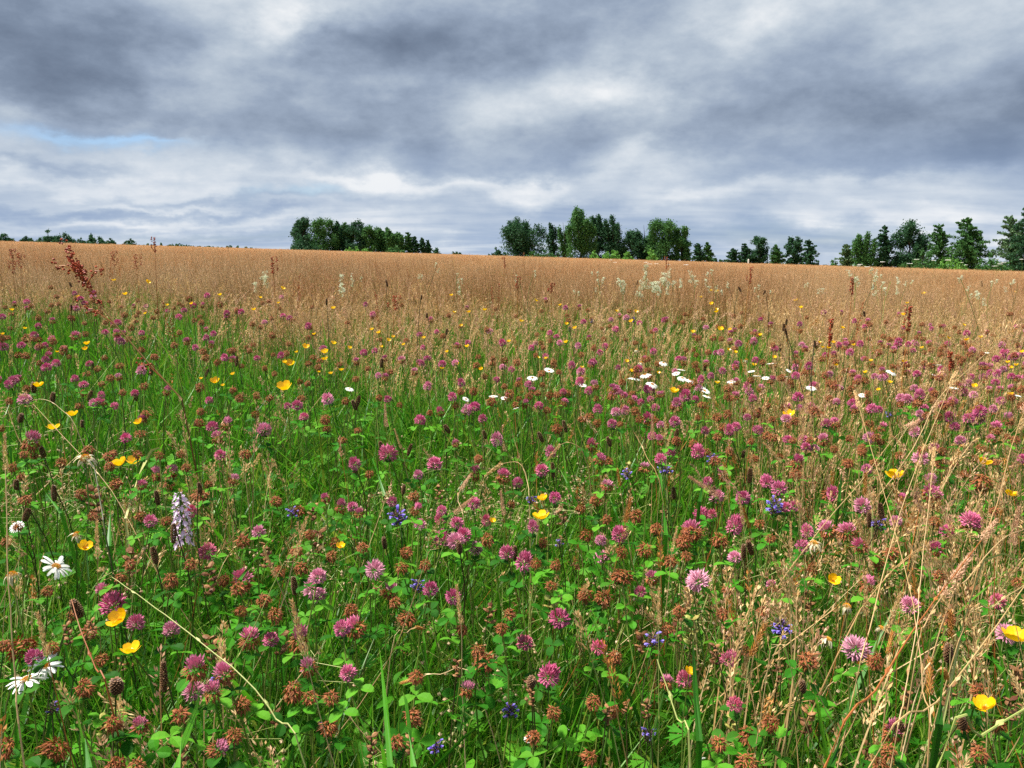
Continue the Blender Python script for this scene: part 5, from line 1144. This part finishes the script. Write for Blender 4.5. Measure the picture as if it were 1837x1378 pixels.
S_([(835, 960, 1.25), (822, 900, 1.3), (826, 880, 1.32)], 'pale soft grass head behind the clover trio', 'straw', .0010, 'plume', .5)
S_([(1760, 1000, 1.0), (1790, 900, 1.05), (1815, 800, 1.1), (1837, 740, 1.15)], 'tan stalk near the right edge rising past the buttercups', 'straw', .0011, 'plume', .8)
S_([(1600, 860, 1.5), (1680, 720, 1.8), (1735, 665, 1.9), (1790, 615, 2.0)], 'big pale grass plume sweeping right near the right edge', 'straw', .0013, 'drop', 1.9)
S_([(1500, 1180, .9), (1570, 1060, 1.0), (1640, 990, 1.05), (1710, 960, 1.1)], 'straw stalk with a drooping head right of the shaggy daisy', 'straw', .0011, 'drop', .9, nod=.3)
S_([(1690, 1120, .85), (1735, 1040, .9), (1795, 970, .95), (1837, 950, 1.0)], 'tan drooping grass at the right edge', 'straw', .0012, 'drop', 1.0, nod=.2)
S_([(1720, 1150, .8), (1780, 1090, .82), (1837, 1050, .85)], 'second tan drooping grass at the right edge, lower', 'straw', .0012, 'drop', .9, nod=.3)
S_([(1425, 1010, 1.1), (1540, 870, 1.3), (1600, 790, 1.4), (1626, 770, 1.45)], 'tan grass head leaning right above the open buttercup', 'straw', .0010, 'plume', .9)
SP_ = [(random.uniform(0, 1837) if i % 2 else random.uniform(1100, 1837), random.uniform(640, 1200), random.choice(('straw', 'straw', 'strawgreen', 'strawred')), random.choice(('slim', 'slim', 'drop', 'drop', 'plume', 'spike'))) for i in range(64)]
SN_ = {'straw': 'straw', 'strawgreen': 'greenish', 'strawred': 'reddish', 'slim': 'slim headed', 'drop': 'drooping', 'plume': 'soft plumed', 'spike': 'ripe spiked'}
SL_ = near_labels([(i, '%s %s grass stalk' % (SN_[m], SN_[h]), px, py) for i, (px, py, m, h) in enumerate(SP_)])
for i, (px, py, m, h) in enumerate(SP_):
    P, t = ground_point(px, py, random.uniform(.38, .48)); d = P.y; L = random.uniform(.24, .34) / d * FPX; lean = random.gauss(0, .35) * L
    S_([(px - lean, py + L, d * .97), (px - lean * .3, py + L * .45, d), (px, py, d * 1.01)], SL_[i], m, .0010, h, random.uniform(.45, .8), group='slim grass stalks among the flowers', nod=random.choice((0, 0, .3, .7)))

# ------------------------------------------------------------------ big leaves that stand out
def big_blade(pts_px, w, label, mat='grass'):
    W = [at_dist(*p) for p in pts_px]; f = footing(W); a = Acc(); V, t = [], []; P = [q - f for q in W]
    if W[0].z - f.z > .03: P = [Vector((0, 0, 0))] + P
    n = len(P)
    for i, p in enumerate(P):
        d = P[min(i + 1, n - 1)] - P[max(i - 1, 0)]; s = d.cross(Vector((0, 1, .35))).normalized(); u = i / (n - 1); ww = w / 2 * .72 * (.35 if i == 0 else min(1, .6 + u)) * (1 - u ** 3 * .95); V += [p - s * ww, p + Vector((0, .25 * ww, 0)), p + s * ww]; t += [u] * 3
    a.add(V, [(3 * i + j, 3 * i + j + 1, 3 * i + j + 4, 3 * i + j + 3) for i in range(n - 1) for j in (0, 1)], t, random.uniform(.0, .35), m=mat); o = put('broad_grass', a.mesh('broad_grass'), loc=f); tag(o, label, 'grass blade', 'broad grass blades', 'thing'); return o
B_ = big_blade
B_([(317, 1378, .62), (332, 1325, .66), (351, 1274, .70), (360, 1235, .72)], .0105, 'bright broad grass blade at the bottom left of centre')
B_([(160, 1378, .62), (150, 1310, .66), (135, 1240, .70), (122, 1215, .72)], .0105, 'broad green blade curving left below the white daisies')
B_([(430, 1040, 1.0), (455, 1005, 1.04), (480, 975, 1.08), (502, 953, 1.1)], .009, 'long bright blade slanting right beside the rust pod stack')
B_([(700, 1376, .62), (692, 1270, .66), (684, 1190, .70), (680, 1160, .72)], .009, 'long upright blade at the bottom left of the dark self-heal')
B_([(742, 1376, .6), (735, 1310, .64), (728, 1255, .68), (722, 1240, .70)], .009, 'pale green blade with a blunt tip left of the dark self-heal')
B_([(1255, 1330, .68), (1248, 1240, .72), (1244, 1170, .76), (1242, 1140, .78)], .0105, 'broad dark green blade right of the rose red clover')
B_([(1490, 1376, .62), (1515, 1310, .66), (1530, 1260, .7), (1534, 1240, .72)], .012, 'bright broad blade at the bottom right')
B_([(690, 890, 1.4), (678, 850, 1.45), (668, 822, 1.5), (662, 805, 1.5)], .011, 'broad blade leaning left under the big pink clover')
B_([(1195, 960, 1.2), (1190, 900, 1.3), (1185, 855, 1.35), (1180, 840, 1.36)], .012, 'broad bright blade above the rust clovers right of centre')
B_([(1255, 900, 1.35), (1262, 860, 1.4), (1270, 830, 1.45)], .010, 'broad blade left of the pale pink clover at right')
B_([(1505, 900, 1.35), (1510, 850, 1.4), (1514, 822, 1.45)], .011, 'broad bright blade right of the half rust clover at right')
B_([(195, 980, 1.2), (198, 920, 1.25), (202, 885, 1.3)], .014, 'wide dark green blade left of the orchid')
B_([(110, 920, 1.25), (80, 880, 1.3), (62, 855, 1.35)], .013, 'wide green blade leaning left between plantain heads')
B_([(225, 930, 1.4), (248, 855, 1.5), (262, 825, 1.55), (272, 808, 1.55), (284, 804, 1.55), (294, 808, 1.55)], .010, 'curved pale leaf blade shining above the orchid', 'strawgreen')
B_([(1685, 1300, .6), (1690, 1230, .64), (1692, 1180, .68)], .011, 'broad blade behind the ripe orange spike')
B_([(1690, 1300, .74), (1730, 1110, .84), (1765, 1005, .9), (1800, 993, .9), (1845, 1012, .9)], .008, 'pale leaf blade arching down at the right edge', 'strawgreen')
BP_ = [(random.uniform(0, 1837), random.uniform(760, 1330)) for i in range(46)]; BL_ = near_labels([(i, 'upright broad green grass blade', *q) for i, q in enumerate(BP_)])
for i, (px, py) in enumerate(BP_):
    P, t = ground_point(px, py, random.uniform(.28, .36)); L = .22 / P.y * FPX; k = random.gauss(0, .3) * L
    o = B_([(px - k, py + L, P.y * .96), (px - k * .55, py + L * .5, P.y * .98), (px - k * .2, py + L * .15, P.y), (px, py, P.y * 1.02)], random.uniform(.006, .0095), BL_[i]); o['group'] = 'green grass blades in the sward'
def leafy(px, py, w, kind, label, hh=.26):
    P, t = ground_point(px, py, hh); t_, hp = stemmed('leafy_plant', label, 'leafy plant', P, 'thin', 'leafy plants in the grass'); s = w * t / FPX
    for i in range(5 if kind == 'palm' else 3):
        a = Acc(); an = (i - (2 if kind == 'palm' else 1)) * (.62 if kind == 'palm' else 2.09) + 1.57 - t_.rotation_euler.z; d = (math.cos(an), math.sin(an), .35)
        if kind == 'palm':
            dd = Vector(d).normalized(); sd = dd.cross(Vector((0, 0, 1))).normalized(); L = s * .62 * (1 - .1 * abs(i - 2)); V = [Vector((0, 0, 0)), dd * L * .45 - sd * L * .13, dd * L * .75 - sd * L * .22, dd * L * .7 - sd * L * .07, dd * L, dd * L * .7 + sd * L * .07, dd * L * .75 + sd * L * .22, dd * L * .45 + sd * L * .13]
            a.add(V, [(0, 7, 4, 1), (1, 3, 2), (7, 6, 5), (1, 4, 3), (7, 5, 4)], [0, .4, .8, .7, 1, .7, .8, .4], .5, m='leaf')
        else: oval_leaf(a, (0, 0, 0), d, (0, 0, 1), s * .55, s * .42, 'leaf', rnd=.55)
        put('leaf', a.mesh('leaf'), t_, hp)
for q in [(1396, 1325, 66, 'palm', 'bright palmate leaf fan at the bottom right of centre'), (1473, 1288, 60, 'palm', 'palmate leaf right of the bright fan, under straw stalks'), (326, 853, 38, 'palm', 'palmate leaf above the orchid'), (395, 1162, 50, 'tri', 'three lobed clover leaf right of the half withered clovers'), (887, 1236, 50, 'palm', 'yellow green jagged leaf below the orange withered clover'), (205, 1290, 60, 'tri', 'big three part clover leaf at the bottom left'), (971, 1334, 30, 'tri', 'round green leaf at the bottom centre'), (725, 1230, 40, 'palm', 'feathery palmate leaf left of the tan spikelet'), (1065, 1200, 40, 'tri', 'clover leaf under the red purple clover'), (1250, 1330, 44, 'palm', 'small palmate leaf near the yellow green rattle spike'), (835, 800, 24, 'tri', 'clover leaf above a withered clover in the centre'), (1540, 850, 30, 'palm', 'palmate leaf behind the pale clover at right'), (560, 1120, 36, 'tri', 'clover leaf left of the half rust pink clover')]: leafy(q[0], q[1], q[2], q[3], q[4])
# tiny white stitchwort
for px, py in ((947, 1325), (1015, 1306), (1258, 1360)):
    P, t = ground_point(px, py, .2); t_, hp = stemmed('stitchwort', 'tiny white stitchwort star low in the grass near the bottom edge', 'stitchwort', P, 'thin', 'tiny stitchwort stars'); put('flower_head', DAISY[0], t_, hp, (.5, 0, 0), (.25, .25, .25))
